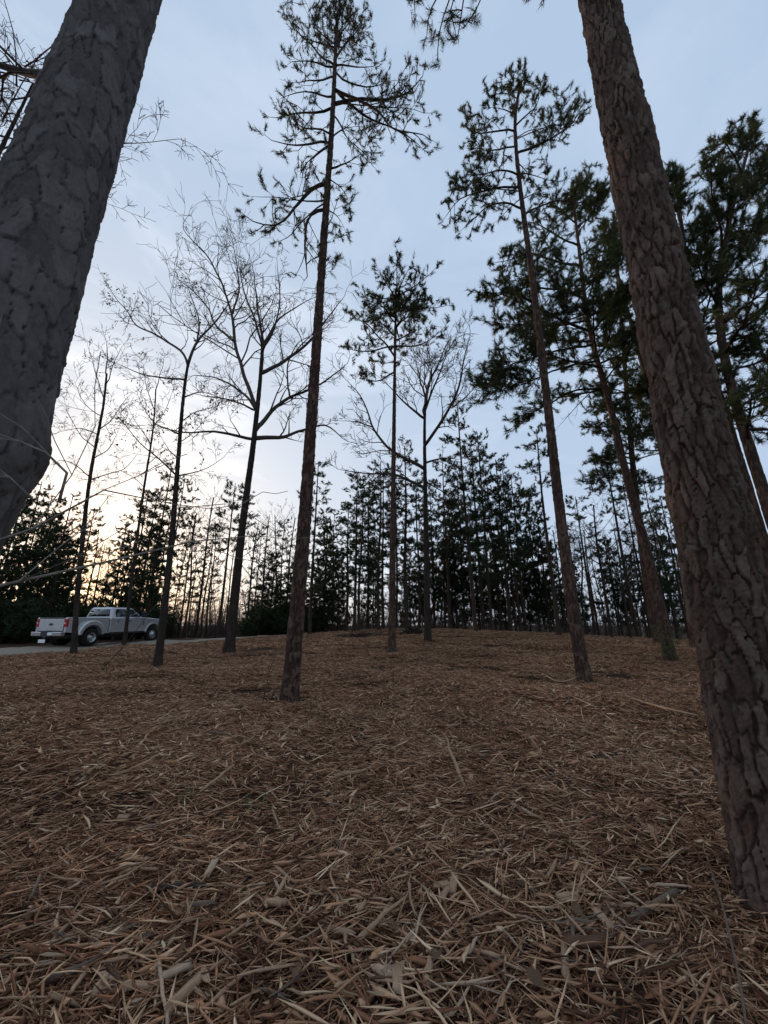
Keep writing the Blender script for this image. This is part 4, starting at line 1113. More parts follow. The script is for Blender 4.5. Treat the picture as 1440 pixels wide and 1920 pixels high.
def truck():
    heading = math.atan2(4.0, 1.0)
    g = G(163, 1214.5); fwd = np.array([math.cos(heading), math.sin(heading)]); lft = np.array([-fwd[1], fwd[0]])
    c = g[:2] + lft * 1.08 + fwd * .1
    zr = tz(*c) + .03; f = c + fwd * 4.35; zf = tz(*f) + .035
    root = empty('pickup_truck', (c[0], c[1], zr), heading)
    root.rotation_euler = (0, -math.atan2(zf - zr, 4.35), heading)
    root.scale = (.93, .95, .97)
    tag(root, 'silver crew-cab pickup truck with dual rear wheels parked on the lane', 'truck')
    def part(name, me, parent=root): return link(name, me, parent)
    def arc(cx, cz, r, a0, a1, n=12): return [(cx + r * math.cos(R(a0 + (a1 - a0) * i / n)), cz + r * math.sin(R(a0 + (a1 - a0) * i / n))) for i in range(n + 1)]
    S = M['silver']
    # cab and front body with the front wheel arch
    cab = [(1.16, .60), (1.16, 1.40), (1.20, 1.44), (3.42, 1.45), (4.1, 1.42), (4.9, 1.34), (5.22, 1.26), (5.30, 1.10), (5.30, .68)] + [(4.98, .66)] + arc(4.35, .50, .56, 20, 160) + [(3.74, .58)]
    body = part('cab_body', poly_prism(cab, 'y', -1.0, 1.0, .035, 'cab_body', S))
    # greenhouse, tapering up to the roof
    bm = bmesh.new()
    lo = [(1.20, -.96), (3.50, -.96), (3.50, .96), (1.20, .96)]; hi = [(1.34, -.76), (2.72, -.76), (2.72, .76), (1.34, .76)]
    v0 = [bm.verts.new((x, y, 1.43)) for x, y in lo]; v1 = [bm.verts.new((x, y, 2.02)) for x, y in hi]
    bm.faces.new(v0[::-1]); bm.faces.new(v1)
    for i in range(4): bm.faces.new([v0[i], v0[(i + 1) % 4], v1[(i + 1) % 4], v1[i]])
    bmesh.ops.bevel(bm, geom=[e for e in bm.edges if min(v.co.z for v in e.verts) > 1.5 or abs(e.verts[0].co.z - e.verts[1].co.z) > .1], offset=.07, segments=3, affect='EDGES')
    me = bpy.data.meshes.new('roof'); bm.to_mesh(me); bm.free(); me.materials.append(S)
    part('roof', me)
    def yside(z): return .96 - .20 * (z - 1.43) / .59
    def pane(name, poly, sgn, off=.006, mat=M['glass']):
        V = [(x, sgn * (yside(z) + off), z) for x, z in poly] + [(x, sgn * (yside(z) - .02), z) for x, z in poly]
        n = len(poly); bm = bmesh.new(); vs = [bm.verts.new(v) for v in V]
        bm.faces.new(vs[:n]); bm.faces.new(vs[n:][::-1])
        for i in range(n): bm.faces.new([vs[i], vs[n + i], vs[n + (i + 1) % n], vs[(i + 1) % n]])
        bmesh.ops.recalc_face_normals(bm, faces=bm.faces)
        me = bpy.data.meshes.new(name); bm.to_mesh(me); bm.free(); me.materials.append(mat); return part(name, me)
    for sgn in (-1, 1):
        pane('window', [(1.52, 1.49), (2.28, 1.49), (2.24, 1.92), (1.60, 1.92), (1.52, 1.80)], sgn)
        pane('window', [(2.36, 1.49), (3.28, 1.49), (2.80, 1.88), (2.70, 1.92), (2.33, 1.92)], sgn)
    # windscreen and rear window
    def quad_pane(name, q, nrm):
        q = np.array(q, float); nrm = np.array(nrm, float)
        V = np.concatenate([q + nrm * .006, q - nrm * .02])
        return part(name, mesh_np(name, V, [[[0, 1, 2, 3], [4, 7, 6, 5], [0, 4, 5, 1], [1, 5, 6, 2], [2, 6, 7, 3], [3, 7, 4, 0]]], False, [M['glass']]))
    def xr(z): return 1.20 + .14 * (z - 1.43) / .59
    def xf(z): return 3.50 - .78 * (z - 1.43) / .59
    rw = quad_pane('rear_window', [(xr(1.50), -.82, 1.50), (xr(1.50), .82, 1.50), (xr(1.92), .68, 1.92), (xr(1.92), -.68, 1.92)], (-.97, 0, .23))
    quad_pane('windscreen', [(xf(1.48), .86, 1.48), (xf(1.48), -.86, 1.48), (xf(1.95), -.70, 1.95), (xf(1.95), .70, 1.95)], (.6, 0, .8))
    # doors: slightly proud skins with handles
    for sgn in (-1, 1):
        for (x0, x1) in ((1.50, 2.30), (2.325, 3.36)):
            y = sgn * 1.004
            d = part('door', poly_prism([(x0, .70), (x0, 1.40), (x1, 1.40), (x1, .70)], 'y', min(y, sgn * .99), max(y, sgn * .99) + (0.008 if sgn > 0 else 0), .004, 'door', S))
            part('handle', poly_prism([(x0 + .08, 1.24), (x0 + .08, 1.28), (x0 + .26, 1.28), (x0 + .26, 1.24)], 'y', min(sgn * 1.0, sgn * 1.035), max(sgn * 1.0, sgn * 1.035), .006, 'handle', M['trim']), d)
        part('sill', poly_prism([(1.18, .56), (1.18, .66), (3.72, .66), (3.72, .56)], 'y', min(sgn * .96, sgn * 1.03), max(sgn * .96, sgn * 1.03), .01, 'sill', M['trim']))
        part('side_vent', poly_prism([(3.50, 1.02), (3.52, 1.22), (3.58, 1.22), (3.56, 1.02)], 'y', min(sgn * .995, sgn * 1.012), max(sgn * .995, sgn * 1.012), 0, 'side_vent', M['trim']))
        # front fender lip
        arch = arc(4.35, .50, .66, 8, 172, 16) + arc(4.35, .50, .56, 172, 8, 16)
        part('front_fender', poly_prism(arch, 'y', min(sgn * .97, sgn * 1.05), max(sgn * .97, sgn * 1.05), .012, 'front_fender', S))
        # tow mirror
        mr = part('mirror', poly_prism([(3.16, 1.46), (3.14, 1.80), (3.28, 1.80), (3.31, 1.46)], 'y', min(sgn * 1.12, sgn * 1.38), max(sgn * 1.12, sgn * 1.38), .03, 'mirror', M['trim']))
        part('arm', poly_prism([(3.20, 1.52), (3.20, 1.57), (3.26, 1.57), (3.26, 1.52)], 'y', min(sgn * .9, sgn * 1.13), max(sgn * .9, sgn * 1.13), 0, 'arm', M['trim']), mr)
        part('cap', poly_prism([(3.27, 1.62), (3.26, 1.79), (3.31, 1.77), (3.33, 1.62)], 'y', min(sgn * 1.14, sgn * 1.36), max(sgn * 1.14, sgn * 1.36), .012, 'cap', M['chrome']), mr)
        # bed side with arch, flared over the twin wheels
        side = [(-1.36, .74), (-1.36, 1.42), (-1.33, 1.46), (1.09, 1.46), (1.10, .62), (.62, .60)] + arc(0, .48, .58, 12, 168) + [(-.64, .66)]
        part('bed_side', poly_prism(side, 'y', min(sgn * .88, sgn * 1.0), max(sgn * .88, sgn * 1.0), .012, 'bed_side', S))
        flare = [(.72, .56)] + arc(0, .50, .80, 20, 160, 16) + [(-.76, .56)] + arc(0, .48, .58, 172, 8, 16)
        part('rear_fender', poly_prism(flare, 'y', min(sgn * .99, sgn * 1.22), max(sgn * .99, sgn * 1.22), .05, 'rear_fender', S))
        tl = part('taillight', poly_prism([(sgn * .84, .98), (sgn * .84, 1.40), (sgn * 1.01, 1.38), (sgn * 1.015, 1.0)], 'x', -1.39, -1.24, .012, 'taillight', M['red_lens']))
        part('reverse_lamp', poly_prism([(sgn * .87, 1.14), (sgn * .87, 1.22), (sgn * .95, 1.22), (sgn * .95, 1.14)], 'x', -1.397, -1.38, 0, 'reverse_lamp', M['clear_lens']), tl)
        part('headlight', poly_prism([(sgn * .62, 1.02), (sgn * .62, 1.24), (sgn * 1.0, 1.24), (sgn * 1.0, 1.02)], 'x', 5.18, 5.315, .01, 'headlight', M['clear_lens']))
    bed = MB(); bed.box((-.12, 0, .86), (1.2, .88, .03)); bed.box((1.06, 0, 1.13), (.04, .88, .29))
    part('bed_floor', bed.mesh('bed_floor', [M['trim']]))
    tg = part('tailgate', poly_prism([(-.83, .80), (-.83, 1.43), (.83, 1.43), (.83, .80)], 'x', -1.38, -1.30, .015, 'tailgate', S))
    part('spoiler_lip', poly_prism([(-.82, 1.40), (-.82, 1.465), (.82, 1.465), (.82, 1.40)], 'x', -1.41, -1.26, .012, 'spoiler_lip', M['trim']), tg)
    part('crease', poly_prism([(-.80, .97), (-.80, 1.0), (.80, 1.0), (.80, .97)], 'x', -1.392, -1.375, .004, 'crease', S), tg)
    part('crease', poly_prism([(-.80, 1.25), (-.80, 1.275), (.80, 1.275), (.80, 1.25)], 'x', -1.392, -1.375, .004, 'crease', S), tg)
    part('emblem', poly_prism([(.14 * math.cos(a), 1.12 + .058 * math.sin(a)) for a in np.linspace(0, 6.2832, 21)[:-1]], 'x', -1.40, -1.37, .006, 'emblem', M['trim']), tg)
    bp = part('rear_bumper', poly_prism([(-1.0, .56), (-1.02, .76), (1.02, .76), (1.0, .56)], 'x', -1.56, -1.34, .03, 'rear_bumper', M['chrome']))
    part('step_pad', poly_prism([(-.34, .52), (-.34, .77), (.34, .77), (.34, .52)], 'x', -1.572, -1.36, .01, 'step_pad', M['trim']), bp)
    part('licence_plate', poly_prism([(-.44, .60), (-.44, .74), (-.14, .74), (-.14, .60)], 'x', -1.585, -1.57, .003, 'licence_plate', M['plate_white']), bp)
    ht = part('hitch', poly_prism([(-.06, .40), (-.06, .52), (.06, .52), (.06, .40)], 'x', -1.62, -1.1, .01, 'hitch', M['trim']))
    part('hitch_plate', poly_prism([(-.14, .24), (-.14, .40), (.30, .40), (.30, .24)], 'x', -1.64, -1.61, .008, 'hitch_plate', M['plate_white']), ht)
    part('front_bumper', poly_prism([(-1.0, .52), (-1.0, .80), (1.0, .80), (1.0, .52)], 'x', 5.24, 5.46, .03, 'front_bumper', M['chrome']))
    part('grille', poly_prism([(-.6, .84), (-.6, 1.20), (.6, 1.20), (.6, .84)], 'x', 5.26, 5.325, .01, 'grille', M['chrome']))
    un = MB(); un.box((1.9, 0, .52), (3.2, .42, .13)); un.box((0, 0, .45), (.12, .8, .12)); un.box((4.35, 0, .42), (.09, .8, .09)); un.box((0, 0, .92), (.66, .9, .05)); un.box((4.35, 0, 1.02), (.66, .9, .05))
    part('chassis', un.mesh('chassis', [M['trim']]))
    # wheels
    def wheel(x, sgn, y_out, width, deep):
        tread = [(.25, -.5 * width), (.40, -.5 * width), (.438, -.38 * width), (.442, 0), (.438, .38 * width), (.40, .5 * width), (.26, .5 * width)]
        w = part('wheel', lathe_y(tread, 32, M['tyre'], 'tyre')); w.location = (x, sgn * (y_out - width / 2), .44)
        if sgn > 0: w.rotation_euler = (0, 0, math.pi)
        o = -.5 * width
        if deep: rim = [(.27, o - .004), (.265, o + .02), (.235, o + .04), (.225, o + .13), (.15, o + .15), (.13, o + .07), (.06, o + .05), (.05, o + .0), (.0, o - .0)]
        else: rim = [(.27, o - .004), (.265, o + .02), (.24, o + .03), (.20, o + .02), (.13, o - .03), (.07, o - .05), (.065, o - .09), (0, o - .095)]
        link('rim', lathe_y(rim, 28, M['rim'], 'rim'), w)
        hb = MB()
        for k in range(8):
            a = k * math.pi / 4
            hb.box((.19 * math.cos(a), o + (.135 if deep else .005), .19 * math.sin(a)), (.03, .012, .03))
        link('hand_hole', hb.mesh('hand_hole', [M['trim']]), w)
        if deep:
            link('inner_tyre', lathe_y([(a, b + width + .05) for a, b in tread], 28, M['tyre'], 'inner_tyre'), w)
    for sgn in (-1, 1):
        wheel(0, sgn, 1.19, .235, True); wheel(4.35, sgn, 1.0, .25, False)
    return root
truck()

# ------------------------------------------------------------------ shredded wood on the ground
def chip_arrays(n, rng, Lr, Wr, nsec=4, sides=3, bend=.25, tilt=.3, ang=None):
    """n splinters as bent tapering strips -> V (n,nsec*sides,3) about their own centre, unit frame already turned"""
    L = rng.uniform(*Lr, n) * rng.choice([.5, .8, 1.0, 1.5], n, p=[.3, .35, .25, .1]); Wd = rng.uniform(*Wr, n); wide = rng.random(n) < .22; Wd = np.where(wide, Wd * 2.3, Wd); L = np.where(wide, L * .62, L); Th = np.where(wide, .3, 1.0) * Wd * rng.uniform(.3, .8, n)
    u = np.linspace(-.5, .5, nsec)
    prof = np.interp(np.abs(u), [0, .3, .5], [1, .85, .12])
    by = rng.normal(size=n) * bend; bz = rng.normal(size=n) * bend * .5
    X = u[None] * L[:, None]; Y = by[:, None] * L[:, None] * (u[None] ** 2) + rng.normal(size=(n, nsec)) * .02 * L[:, None]; Z = bz[:, None] * L[:, None] * (u[None] ** 2) + rng.normal(size=(n, nsec)) * .01 * L[:, None]
    th = np.arange(sides) * 2 * np.pi / sides + np.pi / 2
    pf = prof[None] * (1 + .3 * rng.normal(size=(n, nsec)).clip(-1, 1))
    V = np.stack([np.repeat(X[:, :, None], sides, 2), Y[:, :, None] + .5 * Wd[:, None, None] * pf[:, :, None] * np.cos(th), Z[:, :, None] + .5 * Th[:, None, None] * pf[:, :, None] * np.sin(th)], -1)
    roll = rng.uniform(-.6, .6, n); pit = rng.normal(size=n) * tilt; yaw = rng.uniform(0, 2 * np.pi, n) if ang is None else ang
    def rot(V, a, i, j):
        c, s_ = np.cos(a)[:, None, None], np.sin(a)[:, None, None]; A, B = V[..., i].copy(), V[..., j].copy()
        V[..., i] = c * A - s_ * B; V[..., j] = s_ * A + c * B
    rot(V, roll, 1, 2); rot(V, pit, 2, 0); rot(V, yaw, 0, 1)
    return V.reshape(n, nsec * sides, 3), L * np.abs(np.sin(pit)) * .5

def chip_faces(n, nsec, sides):
    i = np.arange(nsec - 1)[:, None] * sides; j = np.arange(sides)[None]; k = (j + 1) % sides
    F = np.stack([i + j, i + k, i + sides + k, i + sides + j], -1).reshape(-1, 4)
    return (np.arange(n)[:, None, None] * (nsec * sides) + F[None]).reshape(-1, 4)

def tones(n, rng, p=(.21, .25, .26, .19, .09)):
    return np.clip(rng.choice([.06, .28, .46, .64, .84], n, p=p) + rng.normal(size=n) * .08, 0, 1)

def tone_mesh(name, V, nsec, sides, tone):
    n = len(V)
    me = mesh_np(name, V.reshape(-1, 3), [chip_faces(n, nsec, sides)], False, [M['mulch']])
    at = me.attributes.new('tone', 'FLOAT', 'POINT'); at.data.foreach_set('value', np.repeat(tone, nsec * sides).astype(np.float32))
    return me

def flow(x, y):
    """the way the shreds lie: combed in loose swirls"""
    return 2.6 * vnoise(x * .22 + 3, y * .22 + 8, 61) + 1.6 * vnoise(x * .7, y * .7, 62) - 1.5

def mulch():
    # clumps of shreds strewn over the clearing
    lib = bpy.data.collections.new('mulch_clumps')
    rng = np.random.default_rng(201)
    for c in range(8):
        n = 210
        V, lift = chip_arrays(n, rng, (.06, .22), (.006, .018), 3, 3, .14, .18, ang=rng.normal(size=n) * .75 + np.pi * rng.integers(0, 2, n))
        rr = np.sqrt(rng.random(n)) * .42; aa = rng.uniform(0, 6.28, n)
        V += np.stack([rr * np.cos(aa), rr * np.sin(aa), rng.uniform(0, .03, n) + lift * .4], 1)[:, None, :]
        o = bpy.data.objects.new('mulch_clump', tone_mesh('mulch_clump', V, 3, 3, tones(n, rng)))
        lib.objects.link(o)
    pts, rot, scl, idx = [], [], [], []
    def strew(r0, r1, num, half):
        a = rng.uniform(-half, half, num); r = np.sqrt(rng.uniform(r0 * r0, r1 * r1, num))
        return r * np.sin(a), r * np.cos(a)
    for (r0, r1, num, half, sc) in ((.4, 3.5, 420, 1.2, .75), (3.5, 8, 900, 1.0, .9), (8, 16, 2200, .95, 1.0), (16, 34, 4000, .92, 1.35)):
        x, y = strew(r0, r1, num, half)
        pts.append(np.stack([x, y, terrain(x, y) - .006], 1)); rot.append(np.stack([rng.normal(size=num) * .04, rng.normal(size=num) * .04, flow(x, y) + rng.normal(size=num) * .45], 1)); scl.append(sc * rng.uniform(.8, 1.25, num))
    for (bx_, by_, rr_) in FEET:
        m_ = 26; a = rng.uniform(0, 6.28, m_); r = rr_ + rng.uniform(.18, .55, m_); x, y = bx_ + r * np.cos(a), by_ + r * np.sin(a)
        pts.append(np.stack([x, y, terrain(x, y) + .05 * (1.1 - (r - rr_) / .55)], 1)); rot.append(np.stack([-.16 * np.sin(a), .16 * np.cos(a), rng.uniform(0, 6.28, m_)], 1)); scl.append(rng.uniform(.55, .8, m_))
    pts = np.concatenate(pts); rot = np.concatenate(rot); scl = np.concatenate(scl)
    # not on the lane
    rn = resample(ROAD_NEAR, 80)
    d = np.min(np.linalg.norm(pts[:, None, :2] - rn[None, :, :2], axis=2), axis=1)
    jn = np.argmin(np.linalg.norm(pts[:, None, :2] - rn[None, :, :2], axis=2), axis=1)
    tn = np.gradient(rn[:, :2], axis=0)[jn]; rel = pts[:, :2] - rn[jn, :2]
    left = tn[:, 0] * rel[:, 1] - tn[:, 1] * rel[:, 0] > 0
    keep = ~(left & (rel[:, 1] > -30) & (pts[:, 0] < 0)) | ((~left) & (d > .3))
    pts, rot, scl = pts[keep], rot[keep], scl[keep]
    me = bpy.data.meshes.new('wood_mulch'); me.vertices.add(len(pts)); me.vertices.foreach_set('co', pts.astype(np.float32).ravel())
    at = me.attributes.new('rot', 'FLOAT_VECTOR', 'POINT'); at.data.foreach_set('vector', rot.astype(np.float32).ravel())
    at = me.attributes.new('scl', 'FLOAT', 'POINT'); at.data.foreach_set('value', scl.astype(np.float32))
    o = link('wood_mulch', me)
    tag(o, 'brown shredded wood mulch covering the whole clearing', 'mulch', kind='stuff')
    ng = bpy.data.node_groups.new('strew_mulch', 'GeometryNodeTree')
    ng.interface.new_socket('Geometry', in_out='INPUT', socket_type='NodeSocketGeometry'); ng.interface.new_socket('Geometry', in_out='OUTPUT', socket_type='NodeSocketGeometry')
    N, L = ng.nodes, ng.links
    gi, go = N.new('NodeGroupInput'), N.new('NodeGroupOutput')
    ip = N.new('GeometryNodeInstanceOnPoints'); ci = N.new('GeometryNodeCollectionInfo'); ci.inputs['Collection'].default_value = lib
    ci.inputs['Separate Children'].default_value = True; ci.inputs['Reset Children'].default_value = True
    ip.inputs['Pick Instance'].default_value = True
    ar = N.new('GeometryNodeInputNamedAttribute'); ar.data_type = 'FLOAT_VECTOR'; ar.inputs['Name'].default_value = 'rot'
    asn = N.new('GeometryNodeInputNamedAttribute'); asn.data_type = 'FLOAT'; asn.inputs['Name'].default_value = 'scl'
    er = N.new('FunctionNodeEulerToRotation')
    L.new(gi.outputs[0], ip.inputs['Points']); L.new(ci.outputs[0], ip.inputs['Instance'])
    L.new(ar.outputs['Attribute'], er.inputs[0]); L.new(er.outputs[0], ip.inputs['Rotation']); L.new(asn.outputs['Attribute'], ip.inputs['Scale'])
    L.new(ip.outputs[0], go.inputs[0])
    md = o.modifiers.new('strew', 'NODES'); md.node_group = ng
    # a looser top layer of single shreds close to the camera
    n = 16000
    a = rng.uniform(-1.15, 1.15, n); r = .7 + 8.0 * rng.random(n) ** 1.35
    x, y = r * np.sin(a), r * np.cos(a)
    V, lift = chip_arrays(n, rng, (.08, .30), (.005, .015), 4, 3, .11, .2, ang=flow(x, y) + rng.normal(size=n) * .8)
    V += np.stack([x, y, terrain(x, y) + .022 + rng.uniform(0, .038, n) + lift * .5], 1)[:, None, :]
    tag(link('loose_mulch', tone_mesh('loose_mulch', V, 4, 3, tones(n, rng, (.16, .18, .25, .26, .15)))), 'loose splinters of shredded wood on top of the nearby mulch', 'mulch', kind='stuff')
mulch()

# ------------------------------------------------------------------ single pieces one can pick out
def shard_mesh(seed, L, Wd, Th, bend=.1, fork=0, nsec=7, sides=5, blunt=.3):
    rng = np.random.default_rng(seed); W = MB()
    u = np.linspace(-.5, .5, nsec)
    def strip(u, w, off, b):
        q = np.stack([u * L, b * L * u * u + rng.normal(size=len(u)) * .012 * L + off[0], rng.normal(size=len(u)) * .006 * L + off[1] - .4 * b * L * u * u], 1)
        th = np.arange(sides) * 2 * np.pi / sides + rng.random()
        pf = np.interp(np.abs(u), [0, .4, .5], [1, .9, blunt]) * (1 + .16 * rng.normal(size=len(u)).clip(-1.5, 1.5))
        V = q[:, None, :] + np.stack([rng.normal(size=(len(u), sides)) * .015 * L, .5 * w * pf[:, None] * np.cos(th), .5 * Th * pf[:, None] * np.sin(th)], -1)
        n = len(u); i = np.arange(n - 1)[:, None] * sides; j = np.arange(sides)[None]; k = (j + 1) % sides
        F = np.stack([i + j, i + k, i + sides + k, i + sides + j], -1).reshape(-1, 4)
        e = (n - 1) * sides
        F3 = [[0, q_ + 1, q_] for q_ in range(1, sides - 1)] + [[e, e + q_, e + q_ + 1] for q_ in range(1, sides - 1)]
        W.add(V.reshape(-1, 3), F3, F)
    strip(u, Wd, (0, 0), bend)
    for f in range(fork):
        s_ = rng.choice([-1, 1]); uu = np.linspace(.2, .5 + .25 * rng.random(), 4) * s_
        strip(uu, Wd * .4, (rng.normal() * Wd * .8, Th * .3 * rng.normal()), bend + rng.normal() * .5)
    return W.mesh('shard', [M['wood_tan']])

def place_piece(name, me, mat, x, y, yaw, pitch, label, cat, group=None, dz=.03, scale=1.0, roll=0.0):
    o = link(name, me)
    o.location = (x, y, tz(x, y) + dz); o.rotation_euler = (roll, pitch, yaw); o.scale = (scale,) * 3
    o.material_slots[0].link = 'OBJECT'; o.material_slots[0].material = M[mat]
    return tag(o, label, cat, group)

def stick(name, pts, r, mat, label, cat='stick', sides=7, taper=.7, twigs=0, seed=1):
    """a stick through points given as (px, py, height above the ground)"""
    rng = np.random.default_rng(seed); q = []
    for px, py, h in pts:
        d = ray(px, py); best = None
        g = G(px, py)
        if h:
            # point on that line of sight h above the ground
            t_ = (g[2] + h - EYE) / d[2]; g = np.array([0, 0, EYE]) + d * t_
        q.append(g)
    q = np.array(q); base = q[0].copy(); q = resample(q - base, 14); q = wobble(q, rng, r * .5)
    W = MB(); W.tube(q, np.linspace(r, r * taper, 14) * (1 + .1 * rng.normal(size=14)), sides)
    for _ in range(twigs):
        j = rng.integers(4, 13); d = unit(q[j] - q[j - 1] + rng.normal(size=3) * .8); l = .1 + .15 * rng.random()
        W.line(q[j], q[j] + d * l, r * .45, r * .2)
    o = link(name, W.mesh(name, [M[mat]], True), loc=base)
    return tag(o, label, cat)

stick('broken_branch', [(1117, 1778, .03), (1150, 1750, .035), (1190, 1722, .04), (1230, 1692, .045), (1265, 1665, .05)], .017, 'wood_grey', 'smooth grey-brown broken branch lying near the foot of the right trunk', taper=.85)
stick('broken_branch', [(80, 1845, .03), (160, 1811, .04), (233, 1768, .045), (290, 1747, .04)], .013, 'wood_grey', 'long grey stick at the lower left, the upper of two side by side')
stick('broken_branch', [(208, 1818, .03), (287, 1777, .045), (340, 1745, .04)], .012, 'wood_tan', 'shorter tan stick at the lower left beside the long grey one')
stick('broken_branch', [(352, 1919, .03), (417, 1863, .05), (468, 1812, .06)], .009, 'wood_tan', 'straight tan cane rising to the right at the bottom edge')
stick('broken_branch', [(297, 1796, .05), (305, 1850, .05), (315, 1922, .05)], .008, 'wood_pale', 'pale upright strip of split wood at the bottom left edge')
stick('broken_branch', [(277, 1670, .03), (330, 1664, .04), (388, 1659, .04)], .021, 'wood_dark', 'dark bark-covered stick lying crosswise at the lower left')
stick('wood_splinter', [(873, 1482, .03), (855, 1432, .09), (833, 1376, .10)], .022, 'wood_tan', 'long grey-tan split shard propped up in the middle of the mulch', taper=.25, sides=5)
stick('broken_branch', [(627, 1456, .04), (670, 1448, .06), (705, 1438, .05), (722, 1428, .04)], .018, 'wood_tan', 'crooked tan stick lying left of the propped-up shard', taper=.5)
stick('wood_splinter', [(958, 1507, .04), (990, 1522, .05), (1025, 1543, .04)], .019, 'wood_pale', 'thick pale splinter right of the propped-up shard', taper=.4, sides=5)
stick('wood_splinter', [(666, 1772, .04), (710, 1725, .07), (762, 1676, .09)], .013, 'wood_tan', 'long split brown strip pointing up right in the lower centre', taper=.35, sides=5)
stick('bramble_stem', [(1334, 1632, .10), (1356, 1700, .12), (1378, 1790, .10), (1398, 1925, .08)], .005, 'wood_grey', 'thin grey stem running down past the right trunk to the bottom edge')
stick('wood_splinter', [(1230, 1660, .05), (1262, 1659, .06), (1296, 1662, .05)], .009, 'wood_pale', 'pale splinter across the top end of the grey-brown branch', taper=.5, sides=5)
stick('wood_splinter', [(1255, 1680, .04), (1285, 1712, .05), (1312, 1732, .04)], .009, 'wood_pale', 'pale bent splinter between the grey-brown branch and the right trunk', sides=5)
stick('broken_branch', [(1110, 1420, .03), (1160, 1412, .04), (1200, 1408, .03)], .014, 'wood_dark', 'dark stick lying in the mulch left of the right trunk', twigs=2)
stick('broken_branch', [(1160, 1300, .03), (1210, 1318, .05), (1260, 1332, .05), (1305, 1340, .04)], .02, 'wood_tan', 'long tan branch lying right of the pine with sunlit edge', twigs=4)
stick('broken_branch', [(1015, 1262, .03), (1050, 1282, .08), (1085, 1268, .12)], .016, 'wood_tan', 'tan branch leaning at the foot of the pine with sunlit edge', twigs=5)
stick('broken_branch', [(1040, 1290, .03), (1085, 1312, .05), (1115, 1325, .04)], .014, 'wood_tan', 'forked tan stick in front of the pine with sunlit edge', twigs=4)
stick('broken_branch', [(470, 1370, .03), (430, 1378, .04), (385, 1370, .03)], .014, 'wood_grey', 'grey-brown stick lying in front of the tall sparse pine', twigs=3)
stick('broken_branch', [(375, 1485, .04), (405, 1462, .08), (440, 1432, .06)], .012, 'wood_tan', 'tan branched stick left of the clearing middle', twigs=5)
def leaning(name, pts, r, mat, label, seed):
    q = np.array([P(x, y, Y) for x, y, Y in pts]); base = q[0].copy(); W = MB(); q = resample(q - base, 16)
    W.tube(wobble(q, np.random.default_rng(seed), .01), np.linspace(r, r * .35, 16), 5)
    tag(link(name, W.mesh(name, [M[mat]], True), loc=base), label, 'stick')
g1 = G(490, 1330); leaning('leaning_stick', [(490, 1331, g1[1]), (503, 1270, g1[1] + .2), (518, 1220, g1[1] + .35), (532, 1192, g1[1] + .5)], .008, 'wood_dark', 'thin dark leaning stem just left of the tall sparse pine', 1)
g1 = G(188, 1258); leaning('leaning_stick', [(188, 1259, g1[1]), (240, 1203, g1[1] + .3), (265, 1170, g1[1] + .6), (286, 1138, g1[1] + .9)], .013, 'wood_dark', 'thin dark branch leaning up in front of the pickup doors', 2)

SH = [shard_mesh(300 + i, L, w_, th_, b, f) for i, (L, w_, th_, b, f) in enumerate([(.14, .014, .007, .1, 0), (.20, .012, .007, .25, 1), (.10, .020, .007, 0, 0), (.26, .011, .007, -.3, 1), (.17, .018, .008, .15, 2), (.12, .013, .007, -.2, 0), (.30, .014, .008, .2, 2), (.09, .024, .007, .05, 0), (.22, .009, .006, .4, 0), (.15, .020, .009, -.1, 1)])]
def block_mesh(seed, L, Wd, Th):
    rng = np.random.default_rng(seed); W = MB(); ns = 5; m = 4
    # a split billet: rectangular, fibres ending raggedly
    yy = np.linspace(-.5, .5, m) * Wd
    V = []
    for top in (1, 0):
        for i in range(ns):
            for y in yy:
                x = (i / (ns - 1) - .5) * L
                if i in (0, ns - 1): x += (1 if i else -1) * L * rng.uniform(-.14, .10)
                V.append((x, y * (1 + .12 * rng.normal()), (.5 if top else -.5) * Th * (1 + .25 * rng.normal()) - 1.2 * abs(y) * Th / Wd * top * .4))
    V = np.array(V); F = []
    idx = lambda t, i, j: t * ns * m + i * m + j
    for i in range(ns - 1):
        for j in range(m - 1):
            F.append([idx(0, i, j), idx(0, i + 1, j), idx(0, i + 1, j + 1), idx(0, i, j + 1)]); F.append([idx(1, i, j + 1), idx(1, i + 1, j + 1), idx(1, i + 1, j), idx(1, i, j)])
    for i in range(ns - 1):
        F.append([idx(0, i, 0), idx(1, i, 0), idx(1, i + 1, 0), idx(0, i + 1, 0)]); F.append([idx(0, i + 1, m - 1), idx(1, i + 1, m - 1), idx(1, i, m - 1), idx(0, i, m - 1)])
    for j in range(m - 1):
        F.append([idx(0, 0, j + 1), idx(1, 0, j + 1), idx(1, 0, j), idx(0, 0, j)]); F.append([idx(0, ns - 1, j), idx(1, ns - 1, j), idx(1, ns - 1, j + 1), idx(0, ns - 1, j + 1)])
    W.add(V, None, F); return W.mesh('block', [M['wood_tan']])
BLK = [block_mesh(330 + i, L, w_, th_) for i, (L, w_, th_) in enumerate([(.09, .032, .016), (.11, .036, .022), (.07, .034, .010), (.13, .026, .014)])]
g1 = G(161, 1462); place_piece('wood_splinter', shard_mesh(350, .30, .045, .02, .1, 4), 'wood_pale', g1[0], g1[1], 1.45, -.15, 'white frayed splinter of wood standing out at the left of the mulch', 'wood chip', dz=.05)
g1 = G(852, 1690); place_piece('wood_chunk', BLK[1], 'wood_tan', g1[0], g1[1], 1.2, -.3, 'short block of split wood upright in the lower middle', 'wood chip', dz=.05)
g1 = G(829, 1685); place_piece('wood_chunk', BLK[0], 'wood_tan', g1[0], g1[1], .2, -.05, 'smaller chunk of wood just left of the split block', 'wood chip', dz=.05)
